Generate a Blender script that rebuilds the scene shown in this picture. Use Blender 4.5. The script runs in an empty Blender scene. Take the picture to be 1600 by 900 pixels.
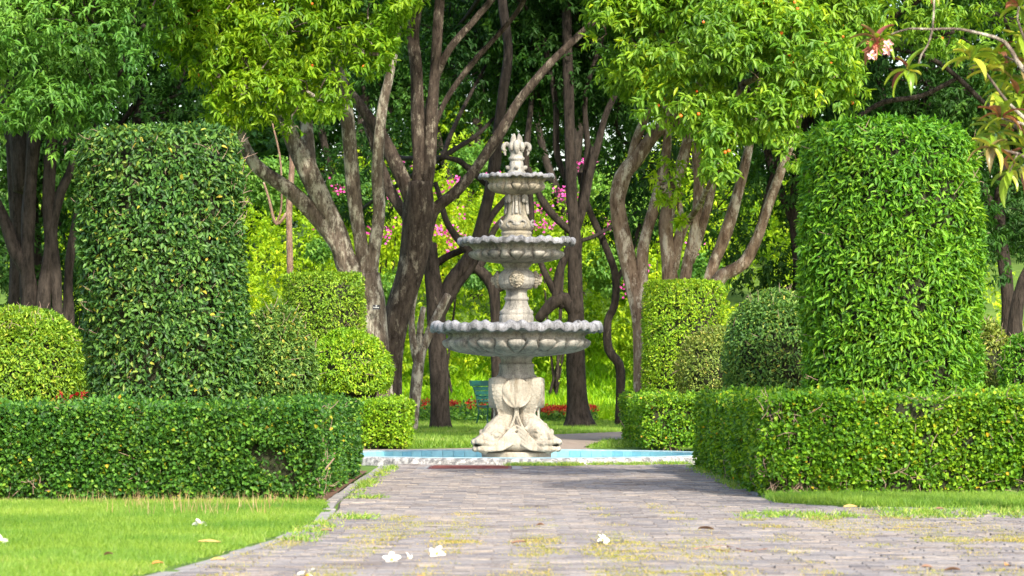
import bpy, bmesh, math, random
import numpy as np
from mathutils import Vector, Matrix, noise as mnoise

S = bpy.context.scene
C = S.collection
R = math.radians
rng = np.random.default_rng(7)
random.seed(7)

# ------------------------------------------------------------------ camera
EYE = 0.9
F = 5000.0            # focal length in pixels of a 1600 px wide frame
cam_d = bpy.data.cameras.new('camera')
cam = bpy.data.objects.new('camera', cam_d)
C.objects.link(cam)
cam.location = (0, 0, EYE)
cam.rotation_euler = (R(90), 0, 0)
cam_d.sensor_width = 36
cam_d.lens = 112.5
cam_d.shift_y = 150.0 / 1600.0
cam_d.clip_start = 0.5
cam_d.clip_end = 2000
cam_d.dof.use_dof = True
cam_d.dof.focus_distance = 36
cam_d.dof.aperture_fstop = 7.0
S.camera = cam

# ------------------------------------------------------------------ sky, sun, exposure
SUN_EL = 37.0
SUN_AZ = 21.0         # sun stands behind the camera, this many degrees to its right
w = bpy.data.worlds.new("World")
S.world = w
w.use_nodes = True
nt = w.node_tree
bg = nt.nodes['Background']
sky = nt.nodes.new('ShaderNodeTexSky')
sky.sky_type = 'NISHITA'
sky.sun_disc = False
sky.sun_elevation = R(SUN_EL)
sky.sun_rotation = R(180 - SUN_AZ)
sky.air_density = 1.2
sky.dust_density = 2.5
nt.links.new(sky.outputs[0], bg.inputs[0])
bg.inputs[1].default_value = 0.15
sl = bpy.data.lights.new('sun', 'SUN')
sl.energy = 2.5
sl.angle = R(2.0)
sl.color = (1.0, 0.93, 0.80)
so = bpy.data.objects.new('sun', sl)
C.objects.link(so)
sd = Vector((math.sin(R(SUN_AZ)) * math.cos(R(SUN_EL)), -math.cos(R(SUN_AZ)) * math.cos(R(SUN_EL)), math.sin(R(SUN_EL))))
so.rotation_euler = sd.to_track_quat('Z', 'Y').to_euler()
so.location = (10, -20, 30)
S.view_settings.view_transform = 'Standard'
S.view_settings.look = 'None'
S.view_settings.exposure = 1.58
S.view_settings.gamma = 1.0
S.cycles.max_bounces = 6
S.cycles.diffuse_bounces = 3
S.cycles.transparent_max_bounces = 4


def at(px, py, D):
    return Vector(((px - 800) * D / F, D, EYE - (py - 600) * D / F))


# ------------------------------------------------------------------ material helpers
def new_mat(name):
    m = bpy.data.materials.new(name)
    m.use_nodes = True
    n = m.node_tree.nodes
    l = m.node_tree.links
    return m, n, l, n['Principled BSDF'], n['Material Output']


def ramp(n, stops):
    r = n.new('ShaderNodeValToRGB')
    e = r.color_ramp.elements
    while len(e) < len(stops):
        e.new(0.5)
    for i, (p, c) in enumerate(stops):
        e[i].position = p
        e[i].color = (c[0], c[1], c[2], 1)
    return r


def noise_node(n, l, scale, detail=4, rough=0.6, vec=None, dist=0.0):
    t = n.new('ShaderNodeTexNoise')
    t.inputs['Scale'].default_value = scale
    t.inputs['Detail'].default_value = detail
    t.inputs['Roughness'].default_value = rough
    t.inputs['Distortion'].default_value = dist
    if vec is not None:
        l.new(vec, t.inputs['Vector'])
    return t


def pos_vec(n, l, scale=(1, 1, 1), obj=False):
    if obj:
        g = n.new('ShaderNodeTexCoord')
        out = g.outputs['Object']
    else:
        g = n.new('ShaderNodeNewGeometry')
        out = g.outputs['Position']
    mp = n.new('ShaderNodeMapping')
    mp.inputs['Scale'].default_value = scale
    l.new(out, mp.inputs['Vector'])
    return mp.outputs[0]


def mixc(n, l, fac, a, b, mode='MIX'):
    m = n.new('ShaderNodeMix')
    m.data_type = 'RGBA'
    m.blend_type = mode
    for sock, v in ((m.inputs[0], fac), (m.inputs[6], a), (m.inputs[7], b)):
        if isinstance(v, (int, float)):
            sock.default_value = v
        elif isinstance(v, tuple):
            sock.default_value = (v[0], v[1], v[2], 1)
        else:
            l.new(v, sock)
    return m.outputs[2]


def leaf_mat(name, stops, trans=0.35, tcol=1.4, rough=0.42, spec=0.4, patch=None):
    """colour by a per-leaf random number; part of the light passes through"""
    m, n, l, p, out = new_mat(name)
    a = n.new('ShaderNodeAttribute')
    a.attribute_name = 'rnd'
    r = ramp(n, stops)
    l.new(a.outputs['Fac'], r.inputs[0])
    col = r.outputs[0]
    nz = noise_node(n, l, 1.1, 2, vec=pos_vec(n, l))
    mr = n.new('ShaderNodeMapRange')
    mr.inputs[1].default_value = 0.35
    mr.inputs[2].default_value = 0.65
    l.new(nz.outputs[0], mr.inputs[0])
    pc = patch or (0.75, 0.9, 0.9)
    tint = mixc(n, l, mr.outputs[0], (1, 1, 1), pc)
    col = mixc(n, l, 1.0, col, tint, 'MULTIPLY')
    l.new(col, p.inputs['Base Color'])
    p.inputs['Roughness'].default_value = rough + .06
    p.inputs['Specular IOR Level'].default_value = spec * .75
    t = n.new('ShaderNodeBsdfTranslucent')
    tc = mixc(n, l, 1.0, col, (tcol * 1.25, tcol * 1.1, tcol * 0.5), 'MULTIPLY')
    l.new(tc, t.inputs[0])
    mx = n.new('ShaderNodeMixShader')
    mx.inputs[0].default_value = trans
    l.new(p.outputs[0], mx.inputs[1])
    l.new(t.outputs[0], mx.inputs[2])
    l.new(mx.outputs[0], out.inputs[0])
    return m


def rough_mat(name, stops, scale=6, rough=0.85, bump=0.3, bscale=40, obj=False, vs=(1, 1, 1), spec=0.25, detail=6, bdist=0.01):
    m, n, l, p, out = new_mat(name)
    v = pos_vec(n, l, vs, obj)
    nz = noise_node(n, l, scale, detail, 0.65, v)
    r = ramp(n, stops)
    l.new(nz.outputs[0], r.inputs[0])
    l.new(r.outputs[0], p.inputs['Base Color'])
    p.inputs['Roughness'].default_value = rough
    p.inputs['Specular IOR Level'].default_value = spec
    if bump:
        b = n.new('ShaderNodeBump')
        b.inputs['Strength'].default_value = bump
        b.inputs['Distance'].default_value = bdist
        nb = noise_node(n, l, bscale, 6, 0.7, v)
        l.new(nb.outputs[0], b.inputs['Height'])
        l.new(b.outputs[0], p.inputs['Normal'])
    return m


def bark_mat(name, dark, mid, lichen, lich_amt=0.6):
    m, n, l, p, out = new_mat(name)
    v = pos_vec(n, l, (1, 1, 0.28))
    n1 = noise_node(n, l, 13, 9, 0.75, v)
    r1 = ramp(n, [(0.38, dark), (0.62, mid)])
    l.new(n1.outputs[0], r1.inputs[0])
    n2 = noise_node(n, l, 5.5, 10, 0.78, pos_vec(n, l, (1, 1, 0.45)))
    r2 = ramp(n, [(lich_amt - 0.04, (0, 0, 0)), (lich_amt + 0.05, (1, 1, 1))])
    l.new(n2.outputs[0], r2.inputs[0])
    c = mixc(n, l, r2.outputs[0], r1.outputs[0], lichen)
    l.new(c, p.inputs['Base Color'])
    p.inputs['Roughness'].default_value = 0.9
    p.inputs['Specular IOR Level'].default_value = 0.15
    b = n.new('ShaderNodeBump')
    b.inputs['Strength'].default_value = 1.0
    b.inputs['Distance'].default_value = 0.06
    n3 = noise_node(n, l, 22, 6, 0.7, v)
    l.new(n3.outputs[0], b.inputs['Height'])
    l.new(b.outputs[0], p.inputs['Normal'])
    return m


def plain_mat(name, c, rough=0.6, metal=0.0, spec=0.4):
    return rough_mat(name, [(0.3, tuple(x * 0.82 for x in c)), (0.7, tuple(min(1, x * 1.12) for x in c))], scale=14, rough=rough, bump=0.12, spec=spec)


# stone of the fountain: warm beige, with dark rain streaks and pale lichen
def stone_mat(name, a, b, stain, stain_at=0.62, speck=0.5):
    m, n, l, p, out = new_mat(name)
    v = pos_vec(n, l)
    n1 = noise_node(n, l, 5, 8, 0.65, v)
    r1 = ramp(n, [(0.32, a), (0.68, b)])
    l.new(n1.outputs[0], r1.inputs[0])
    n2 = noise_node(n, l, 9, 8, 0.75, pos_vec(n, l, (1, 1, 0.2)))
    r2 = ramp(n, [(stain_at - 0.09, (0, 0, 0)), (stain_at + 0.1, (1, 1, 1))])
    l.new(n2.outputs[0], r2.inputs[0])
    c = mixc(n, l, r2.outputs[0], r1.outputs[0], stain)
    n3 = noise_node(n, l, 70, 4, 0.7, v)
    r3 = ramp(n, [(0.36, (speck, speck, speck)), (0.5, (1, 1, 1))])
    l.new(n3.outputs[0], r3.inputs[0])
    c = mixc(n, l, 0.8, c, r3.outputs[0], 'MULTIPLY')
    l.new(c, p.inputs['Base Color'])
    p.inputs['Roughness'].default_value = 0.88
    p.inputs['Specular IOR Level'].default_value = 0.2
    bp = n.new('ShaderNodeBump')
    bp.inputs['Strength'].default_value = 0.45
    bp.inputs['Distance'].default_value = 0.01
    n4 = noise_node(n, l, 45, 8, 0.75, v)
    l.new(n4.outputs[0], bp.inputs['Height'])
    l.new(bp.outputs[0], p.inputs['Normal'])
    return m


M = {}
M['stone'] = stone_mat('weathered_stone', (0.215, 0.200, 0.170), (0.36, 0.34, 0.30), (0.085, 0.082, 0.075), 0.55)
M['stone_pale'] = stone_mat('pale_stone', (0.245, 0.218, 0.172), (0.36, 0.33, 0.275), (0.16, 0.125, 0.085), 0.60, 0.66)
M['stone_scales'] = None
M['stone_rim'] = stone_mat('lichen_rim_stone', (0.155, 0.155, 0.165), (0.30, 0.30, 0.315), (0.055, 0.054, 0.054), 0.54, 0.35)
M['stone_yellow'] = stone_mat('ochre_stained_stone', (0.22, 0.19, 0.135), (0.34, 0.305, 0.24), (0.095, 0.088, 0.072), 0.55)
M['stone_scales'] = M['stone_pale'].copy()
M['stone_scales'].name = 'pale_carved_scales'
_n, _l = M['stone_scales'].node_tree.nodes, M['stone_scales'].node_tree.links
_b = _n.new('ShaderNodeBump')
_b.inputs['Strength'].default_value = 0.55
_b.inputs['Distance'].default_value = 0.012
_v = _n.new('ShaderNodeTexVoronoi')
_v.inputs['Scale'].default_value = 26
_l.new(pos_vec(_n, _l, (1, 1, 1.2)), _v.inputs['Vector'])
_l.new(_v.outputs['Distance'], _b.inputs['Height'])
_pb = _n['Principled BSDF']
_l.new(_pb.inputs['Normal'].links[0].from_socket, _b.inputs['Normal'])
_l.new(_b.outputs[0], _pb.inputs['Normal'])
M['leaf_hedge'] = leaf_mat('hedge_leaf', [(0.0, (0.022, 0.07, 0.012)), (0.45, (0.052, 0.145, 0.018)), (0.85, (0.11, 0.25, 0.025)), (0.965, (0.22, 0.34, 0.03)), (0.985, (0.55, 0.36, 0.02)), (1.0, (0.40, 0.18, 0.03))], 0.3, rough=0.42, spec=0.4)
M['leaf_hedge_b'] = leaf_mat('hedge_leaf_warm', [(0.0, (0.045, 0.12, 0.010)), (0.45, (0.12, 0.26, 0.014)), (0.85, (0.24, 0.40, 0.015)), (0.965, (0.36, 0.46, 0.03)), (0.985, (0.6, 0.36, 0.02)), (1.0, (0.5, 0.2, 0.03))], 0.32, rough=0.42, spec=0.4)
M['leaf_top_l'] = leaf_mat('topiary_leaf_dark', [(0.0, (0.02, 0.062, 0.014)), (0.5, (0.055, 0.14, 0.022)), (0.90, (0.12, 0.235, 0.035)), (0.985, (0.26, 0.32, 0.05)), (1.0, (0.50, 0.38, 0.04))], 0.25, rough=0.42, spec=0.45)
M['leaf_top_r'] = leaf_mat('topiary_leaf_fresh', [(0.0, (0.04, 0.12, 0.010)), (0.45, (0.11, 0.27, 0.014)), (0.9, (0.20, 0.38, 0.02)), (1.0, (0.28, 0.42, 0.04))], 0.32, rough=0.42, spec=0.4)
M['leaf_lime2'] = leaf_mat('clipped_leaf_dull_lime', [(0.0, (0.07, 0.15, 0.012)), (0.5, (0.19, 0.32, 0.02)), (0.9, (0.32, 0.44, 0.03)), (1.0, (0.48, 0.46, 0.06))], 0.33)
M['leaf_ball'] = leaf_mat('ball_leaf_mid_green', [(0.0, (0.04, 0.10, 0.02)), (0.5, (0.10, 0.20, 0.03)), (0.88, (0.19, 0.31, 0.05)), (0.97, (0.32, 0.36, 0.07)), (1.0, (0.50, 0.38, 0.05))], 0.28)
M['leaf_drum'] = leaf_mat('drum_leaf_yellow_green', [(0.0, (0.08, 0.15, 0.012)), (0.5, (0.18, 0.31, 0.018)), (0.9, (0.29, 0.42, 0.025)), (1.0, (0.44, 0.46, 0.05))], 0.33)
M['leaf_olive'] = leaf_mat('ball_leaf_olive', [(0.0, (0.08, 0.12, 0.02)), (0.5, (0.18, 0.24, 0.035)), (0.9, (0.29, 0.34, 0.06)), (1.0, (0.46, 0.38, 0.09))], 0.3)
M['leaf_lime'] = leaf_mat('clipped_leaf_lime', [(0.0, (0.09, 0.18, 0.01)), (0.5, (0.22, 0.38, 0.015)), (0.9, (0.36, 0.50, 0.02)), (1.0, (0.5, 0.52, 0.05))], 0.35)
M['leaf_crown_lit'] = leaf_mat('crown_leaf_yellow_green', [(0.0, (0.04, 0.11, 0.008)), (0.4, (0.13, 0.26, 0.012)), (0.8, (0.29, 0.43, 0.018)), (1.0, (0.52, 0.53, 0.02))], 0.42, rough=0.42, spec=0.4)
M['leaf_crown_fig'] = leaf_mat('crown_leaf_green', [(0.0, (0.045, 0.12, 0.014)), (0.45, (0.13, 0.26, 0.022)), (0.82, (0.27, 0.41, 0.025)), (1.0, (0.56, 0.56, 0.02))], 0.40, rough=0.40, spec=0.45)
M['leaf_crown_left'] = leaf_mat('crown_leaf_blue_green', [(0.0, (0.04, 0.12, 0.02)), (0.5, (0.12, 0.26, 0.035)), (0.9, (0.24, 0.41, 0.06)), (1.0, (0.34, 0.46, 0.05))], 0.36, rough=0.42, spec=0.4)
M['leaf_dark'] = leaf_mat('canopy_leaf_shade_toned', [(0.0, (0.012, 0.04, 0.008)), (0.6, (0.035, 0.10, 0.014)), (1.0, (0.09, 0.20, 0.02))], 0.3, rough=0.5, spec=0.3)  # deep canopy shade is put into this leaf colour
M['leaf_shrub'] = leaf_mat('shrub_leaf_bright', [(0.0, (0.07, 0.17, 0.01)), (0.4, (0.24, 0.38, 0.012)), (0.8, (0.46, 0.58, 0.02)), (1.0, (0.70, 0.66, 0.03))], 0.4)
M['leaf_cover'] = leaf_mat('ground_cover_leaf', [(0.0, (0.13, 0.30, 0.01)), (0.5, (0.30, 0.52, 0.012)), (1.0, (0.52, 0.66, 0.02))], 0.4)
M['grass'] = leaf_mat('grass_blade', [(0.0, (0.07, 0.15, 0.012)), (0.45, (0.17, 0.28, 0.025)), (0.78, (0.29, 0.38, 0.06)), (0.9, (0.42, 0.42, 0.14)), (1.0, (0.55, 0.46, 0.24))], 0.3, patch=(0.62, 0.80, 0.72))
M['grass_dry'] = leaf_mat('dry_grass_stalk', [(0.0, (0.25, 0.12, 0.06)), (1.0, (0.60, 0.42, 0.20))], 0.2)
M['weed'] = leaf_mat('joint_weed', [(0.0, (0.22, 0.24, 0.04)), (0.5, (0.38, 0.32, 0.08)), (1.0, (0.50, 0.34, 0.14))], 0.3)
M['weed_green'] = leaf_mat('weed_green_leaf', [(0.0, (0.10, 0.22, 0.02)), (0.6, (0.24, 0.36, 0.04)), (1.0, (0.45, 0.42, 0.12))], 0.3)
M['petal_pink'] = leaf_mat('bougainvillea_bract', [(0.0, (0.62, 0.04, 0.30)), (1.0, (0.90, 0.16, 0.52))], 0.3, tcol=0.9)
M['petal_red'] = leaf_mat('red_bedding_flower', [(0.0, (0.55, 0.01, 0.02)), (0.6, (0.75, 0.05, 0.03)), (1.0, (0.9, 0.2, 0.03))], 0.25, tcol=0.9)
M['core'] = rough_mat('dark_inner_shade', [(0.3, (0.010, 0.014, 0.006)), (0.6, (0.026, 0.028, 0.012)), (0.8, (0.035, 0.055, 0.018))], 18, bump=0.6, bscale=30)  # shade inside clipped plants painted as dark colour on solid cores
M['twig'] = rough_mat('twig_bark', [(0.3, (0.16, 0.10, 0.07)), (0.7, (0.36, 0.27, 0.20))], 20, bump=0.2)
M['bark_dark'] = bark_mat('bark_dark_brown', (0.014, 0.011, 0.009), (0.058, 0.046, 0.038), (0.15, 0.13, 0.105), 0.66)
M['bark_warm'] = bark_mat('bark_rust_and_grey', (0.022, 0.015, 0.012), (0.105, 0.080, 0.064), (0.28, 0.24, 0.19), 0.58)
M['bark_grey'] = bark_mat('bark_grey_mottled', (0.060, 0.044, 0.034), (0.21, 0.165, 0.13), (0.48, 0.44, 0.36), 0.53)
M['bark_tan'] = bark_mat('bark_tan_mottled', (0.085, 0.050, 0.032), (0.29, 0.205, 0.145), (0.50, 0.43, 0.34), 0.54)
M['bark_pink'] = bark_mat('bark_pinkish', (0.18, 0.11, 0.08), (0.36, 0.24, 0.17), (0.46, 0.36, 0.28), 0.6)
M['soil'] = rough_mat('mulch_soil', [(0.3, (0.05, 0.03, 0.02)), (0.6, (0.17, 0.09, 0.055)), (0.8, (0.26, 0.16, 0.10))], 30, bump=0.8, bscale=60)
M['ground'] = rough_mat('turf_ground', [(0.3, (0.05, 0.10, 0.012)), (0.6, (0.10, 0.17, 0.02)), (0.8, (0.15, 0.21, 0.04))], 3, bump=0.5, bscale=50)
M['walk'] = rough_mat('walk_gravel', [(0.3, (0.20, 0.155, 0.125)), (0.7, (0.33, 0.265, 0.215))], 5, bump=0.4, bscale=60)
M['concrete'] = rough_mat('old_concrete', [(0.3, (0.18, 0.165, 0.155)), (0.7, (0.33, 0.305, 0.285))], 9, bump=0.4, bscale=70)
M['joint'] = rough_mat('joint_soil', [(0.35, (0.04, 0.035, 0.032)), (0.6, (0.09, 0.075, 0.06)), (0.75, (0.24, 0.22, 0.09))], 4, bump=0.4, bscale=70)
M['rust'] = rough_mat('rust_brown_plate', [(0.3, (0.09, 0.03, 0.03)), (0.7, (0.19, 0.07, 0.065))], 12, bump=0.4, bscale=80)
M['green_paint'] = rough_mat('green_bench_paint', [(0.3, (0.0, 0.040, 0.026)), (0.7, (0.002, 0.070, 0.045))], 10, rough=0.35, bump=0.05, spec=0.5)
M['black'] = plain_mat('black_plate', (0.02, 0.022, 0.03), 0.4)
M['white_paint'] = plain_mat('white_lettering', (0.75, 0.76, 0.78), 0.5)
M['fruit'] = plain_mat('orange_fruit', (0.75, 0.15, 0.02), 0.4)
M['petal_white'] = plain_mat('white_petal', (0.66, 0.64, 0.58), 0.5)
M['petal_yellow'] = plain_mat('yellow_throat', (0.62, 0.40, 0.03), 0.5)
M['petal_blush'] = plain_mat('pink_petal', (0.82, 0.42, 0.42), 0.5)
M['bud_red'] = plain_mat('salmon_flower_stalk', (0.62, 0.22, 0.16), 0.5)
M['leaf_yellow_fallen'] = plain_mat('fallen_leaf_yellow', (0.42, 0.28, 0.09), 0.6)
M['leaf_orange_fallen'] = plain_mat('fallen_leaf_orange', (0.42, 0.19, 0.04), 0.6)
M['leaf_brown_fallen'] = plain_mat('fallen_leaf_brown', (0.20, 0.11, 0.065), 0.7)
M['dry_twig'] = plain_mat('dry_reddish_twig', (0.24, 0.13, 0.085), 0.8)


def paver_mat(name, from_object):
    m, n, l, p, out = new_mat(name)
    if from_object:
        oi = n.new('ShaderNodeObjectInfo')
        f = oi.outputs['Random']
    else:
        a = n.new('ShaderNodeAttribute')
        a.attribute_name = 'rnd'
        f = a.outputs['Fac']
    r = ramp(n, [(0.0, (0.150, 0.138, 0.138)), (0.2, (0.220, 0.202, 0.198)), (0.8, (0.280, 0.256, 0.246)), (1.0, (0.345, 0.305, 0.268))])
    l.new(f, r.inputs[0])
    v = pos_vec(n, l)
    n1 = noise_node(n, l, 2.2, 6, 0.7, v)
    r1 = ramp(n, [(0.35, (0.66, 0.62, 0.62)), (0.6, (1.0, 0.98, 0.95))])
    l.new(n1.outputs[0], r1.inputs[0])
    c = mixc(n, l, 0.8, r.outputs[0], r1.outputs[0], 'MULTIPLY')
    n2 = noise_node(n, l, 38, 5, 0.75, v)
    r2 = ramp(n, [(0.34, (0.5, 0.48, 0.46)), (0.55, (1, 1, 1))])
    l.new(n2.outputs[0], r2.inputs[0])
    c = mixc(n, l, 0.7, c, r2.outputs[0], 'MULTIPLY')
    l.new(c, p.inputs['Base Color'])
    p.inputs['Roughness'].default_value = 0.85
    p.inputs['Specular IOR Level'].default_value = 0.25
    b = n.new('ShaderNodeBump')
    b.inputs['Strength'].default_value = 0.5
    b.inputs['Distance'].default_value = 0.006
    l.new(noise_node(n, l, 70, 6, 0.7, v).outputs[0], b.inputs['Height'])
    l.new(b.outputs[0], p.inputs['Normal'])
    return m


M['paver'] = paver_mat('grey_mauve_paver', False)
M['paver_obj'] = paver_mat('grey_mauve_paver_single', True)


def tile_mat():
    m, n, l, p, out = new_mat('pale_blue_pool_tile')
    oi = n.new('ShaderNodeObjectInfo')
    r = ramp(n, [(0.0, (0.12, 0.34, 0.44)), (0.5, (0.15, 0.39, 0.47)), (1.0, (0.20, 0.44, 0.50))])
    l.new(oi.outputs['Random'], r.inputs[0])
    n1 = noise_node(n, l, 16, 6, 0.7, pos_vec(n, l))
    r1 = ramp(n, [(0.3, (0.75, 0.75, 0.75)), (0.6, (1, 1, 1))])
    l.new(n1.outputs[0], r1.inputs[0])
    c = mixc(n, l, 0.9, r.outputs[0], r1.outputs[0], 'MULTIPLY')
    l.new(c, p.inputs['Base Color'])
    p.inputs['Roughness'].default_value = 0.35
    return m


M['tile'] = tile_mat()


def kerb_mat():
    m, n, l, p, out = new_mat('flaking_white_kerb_paint')
    v = pos_vec(n, l)
    n1 = noise_node(n, l, 13, 9, 0.8, v)
    r = ramp(n, [(0.42, (0.10, 0.10, 0.10)), (0.49, (0.22, 0.21, 0.20)), (0.54, (0.36, 0.35, 0.33)), (0.7, (0.50, 0.49, 0.47))])
    l.new(n1.outputs[0], r.inputs[0])
    l.new(r.outputs[0], p.inputs['Base Color'])
    p.inputs['Roughness'].default_value = 0.8
    b = n.new('ShaderNodeBump')
    b.inputs['Strength'].default_value = 0.6
    b.inputs['Distance'].default_value = 0.01
    l.new(noise_node(n, l, 40, 6, 0.7, v).outputs[0], b.inputs['Height'])
    l.new(b.outputs[0], p.inputs['Normal'])
    return m


M['kerb_paint'] = kerb_mat()
M['coping'] = rough_mat('pale_blue_coping', [(0.3, (0.16, 0.27, 0.30)), (0.7, (0.30, 0.40, 0.42))], 8, bump=0.3)


def water_mat():
    m, n, l, p, out = new_mat('pool_water')
    p.inputs['Base Color'].default_value = (0.16, 0.34, 0.36, 1)
    p.inputs['Roughness'].default_value = 0.04
    p.inputs['Transmission Weight'].default_value = 0.6
    p.inputs['IOR'].default_value = 1.33
    b = n.new('ShaderNodeBump')
    b.inputs['Strength'].default_value = 0.15
    b.inputs['Distance'].default_value = 0.01
    l.new(noise_node(n, l, 9, 3, 0.5, pos_vec(n, l)).outputs[0], b.inputs['Height'])
    l.new(b.outputs[0], p.inputs['Normal'])
    return m


M['water'] = water_mat()


# ------------------------------------------------------------------ object helpers
def tag(o, label=None, cat=None, group=None, kind=None):
    if label:
        o['label'] = label
    if cat:
        o['category'] = cat
    if group:
        o['group'] = group
    if kind:
        o['kind'] = kind
    return o


def empty(name, loc, label, cat, group=None, rz=0.0):
    o = bpy.data.objects.new(name, None)
    C.objects.link(o)
    o.location = loc
    o.rotation_euler = (0, 0, rz)
    o.empty_display_size = 0.2
    return tag(o, label, cat, group)


def link(name, me, mat, parent=None, world=True, kind=None):
    o = bpy.data.objects.new(name, me)
    if mat is not None and not me.materials:
        me.materials.append(mat)
    C.objects.link(o)
    if parent is not None:
        o.parent = parent
        if world:    # mesh written in world coordinates (the parent never is rotated then)
            p = parent
            off = Vector((0, 0, 0))
            while p is not None:
                off += p.location
                p = p.parent
            o.location = -off
    if kind:
        o['kind'] = kind
    return o


def np_mesh(name, V, Q, rnd=None, smooth=False):
    """V (n,3), Q (m,k) faces of k corners"""
    V = np.ascontiguousarray(V, dtype=np.float32)
    Q = np.ascontiguousarray(Q, dtype=np.int32)
    k = Q.shape[1]
    me = bpy.data.meshes.new(name)
    me.vertices.add(len(V))
    me.vertices.foreach_set('co', V.ravel())
    me.loops.add(Q.size)
    me.loops.foreach_set('vertex_index', Q.ravel())
    me.polygons.add(len(Q))
    me.polygons.foreach_set('loop_start', np.arange(0, Q.size, k, dtype=np.int32))
    me.polygons.foreach_set('use_smooth', np.full(len(Q), bool(smooth)))
    me.update(calc_edges=True)
    if rnd is not None:
        a = me.attributes.new('rnd', 'FLOAT', 'POINT')
        a.data.foreach_set('value', np.ascontiguousarray(rnd, dtype=np.float32))
    return me


def unit(v):
    return v / np.maximum(np.linalg.norm(v, axis=-1, keepdims=True), 1e-9)


def leaves(name, P, A, N, L, W, rnd=None, shape='oval', fold=0.12, droop=0.15):
    """P base point, A axis, N upper side, L length, W width; every leaf folded along its midrib"""
    n = len(P)
    A = unit(A)
    N = unit(N - A * np.sum(A * N, axis=1, keepdims=True))
    Sd = np.cross(A, N)
    L = (np.ones(n) * L)[:, None]
    W = (np.ones(n) * W)[:, None]
    if rnd is None:
        rnd = rng.random(n)
    if shape == 'oval':
        b = P
        tip = P + A * L - N * L * droop
        l1 = P + A * L * .3 + Sd * W * .5 + N * W * fold * 2
        r1 = P + A * L * .3 - Sd * W * .5 + N * W * fold * 2
        l2 = P + A * L * .68 + Sd * W * .38 + N * (W * fold * 1.6 - L * droop * .4)
        r2 = P + A * L * .68 - Sd * W * .38 + N * (W * fold * 1.6 - L * droop * .4)
        V = np.stack([b, l1, l2, tip, r2, r1], axis=1).reshape(-1, 3)
        i = np.arange(n)[:, None] * 6
        Q = np.concatenate([i + [0, 1, 2, 3], i + [0, 3, 4, 5]], axis=0)
        k = 6
    elif shape == 'diamond':
        b = P
        tip = P + A * L - N * L * droop
        l1 = P + A * L * .45 + Sd * W * .5 + N * W * fold * 2
        r1 = P + A * L * .45 - Sd * W * .5 + N * W * fold * 2
        V = np.stack([b, l1, tip, r1], axis=1).reshape(-1, 3)
        i = np.arange(n)[:, None] * 4
        Q = np.concatenate([i + [0, 1, 2], i + [0, 2, 3]], axis=0)
        k = 4
    else:  # blade
        tip = P + A * L
        l1 = P + Sd * W * .5
        r1 = P - Sd * W * .5
        V = np.stack([l1, tip, r1], axis=1).reshape(-1, 3)
        i = np.arange(n)[:, None] * 3
        Q = i + [0, 1, 2]
        k = 3
    return np_mesh(name, V, Q, np.repeat(rnd, k), True)


def sines(P, freq, seed, k=5):
    """cheap smooth noise in about -1..1"""
    r = np.random.default_rng(seed)
    out = np.zeros(len(P))
    for i in range(k):
        d = r.normal(size=3)
        d = d / np.linalg.norm(d) * freq * (0.6 + r.random() * 1.1)
        out += np.sin(P @ d + r.random() * 6.28)
    return out / (k ** 0.5) / 1.2


def catmull(pts, step):
    pts = [np.array(p, float) for p in pts]
    if len(pts) == 2:
        pts = [pts[0], (pts[0] + pts[1]) / 2, pts[1]]
    P = [2 * pts[0] - pts[1]] + pts + [2 * pts[-1] - pts[-2]]
    out = []
    for i in range(1, len(P) - 2):
        p0, p1, p2, p3 = P[i - 1], P[i], P[i + 1], P[i + 2]
        n = max(2, int(np.linalg.norm((p2 - p1)[:3]) / step))
        for k in range(n):
            t = k / n
            out.append(0.5 * ((2 * p1) + (-p0 + p2) * t + (2 * p0 - 5 * p1 + 4 * p2 - p3) * t * t + (-p0 + 3 * p1 - 3 * p2 + p3) * t ** 3))
    out.append(pts[-1])
    return np.array(out)


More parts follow.
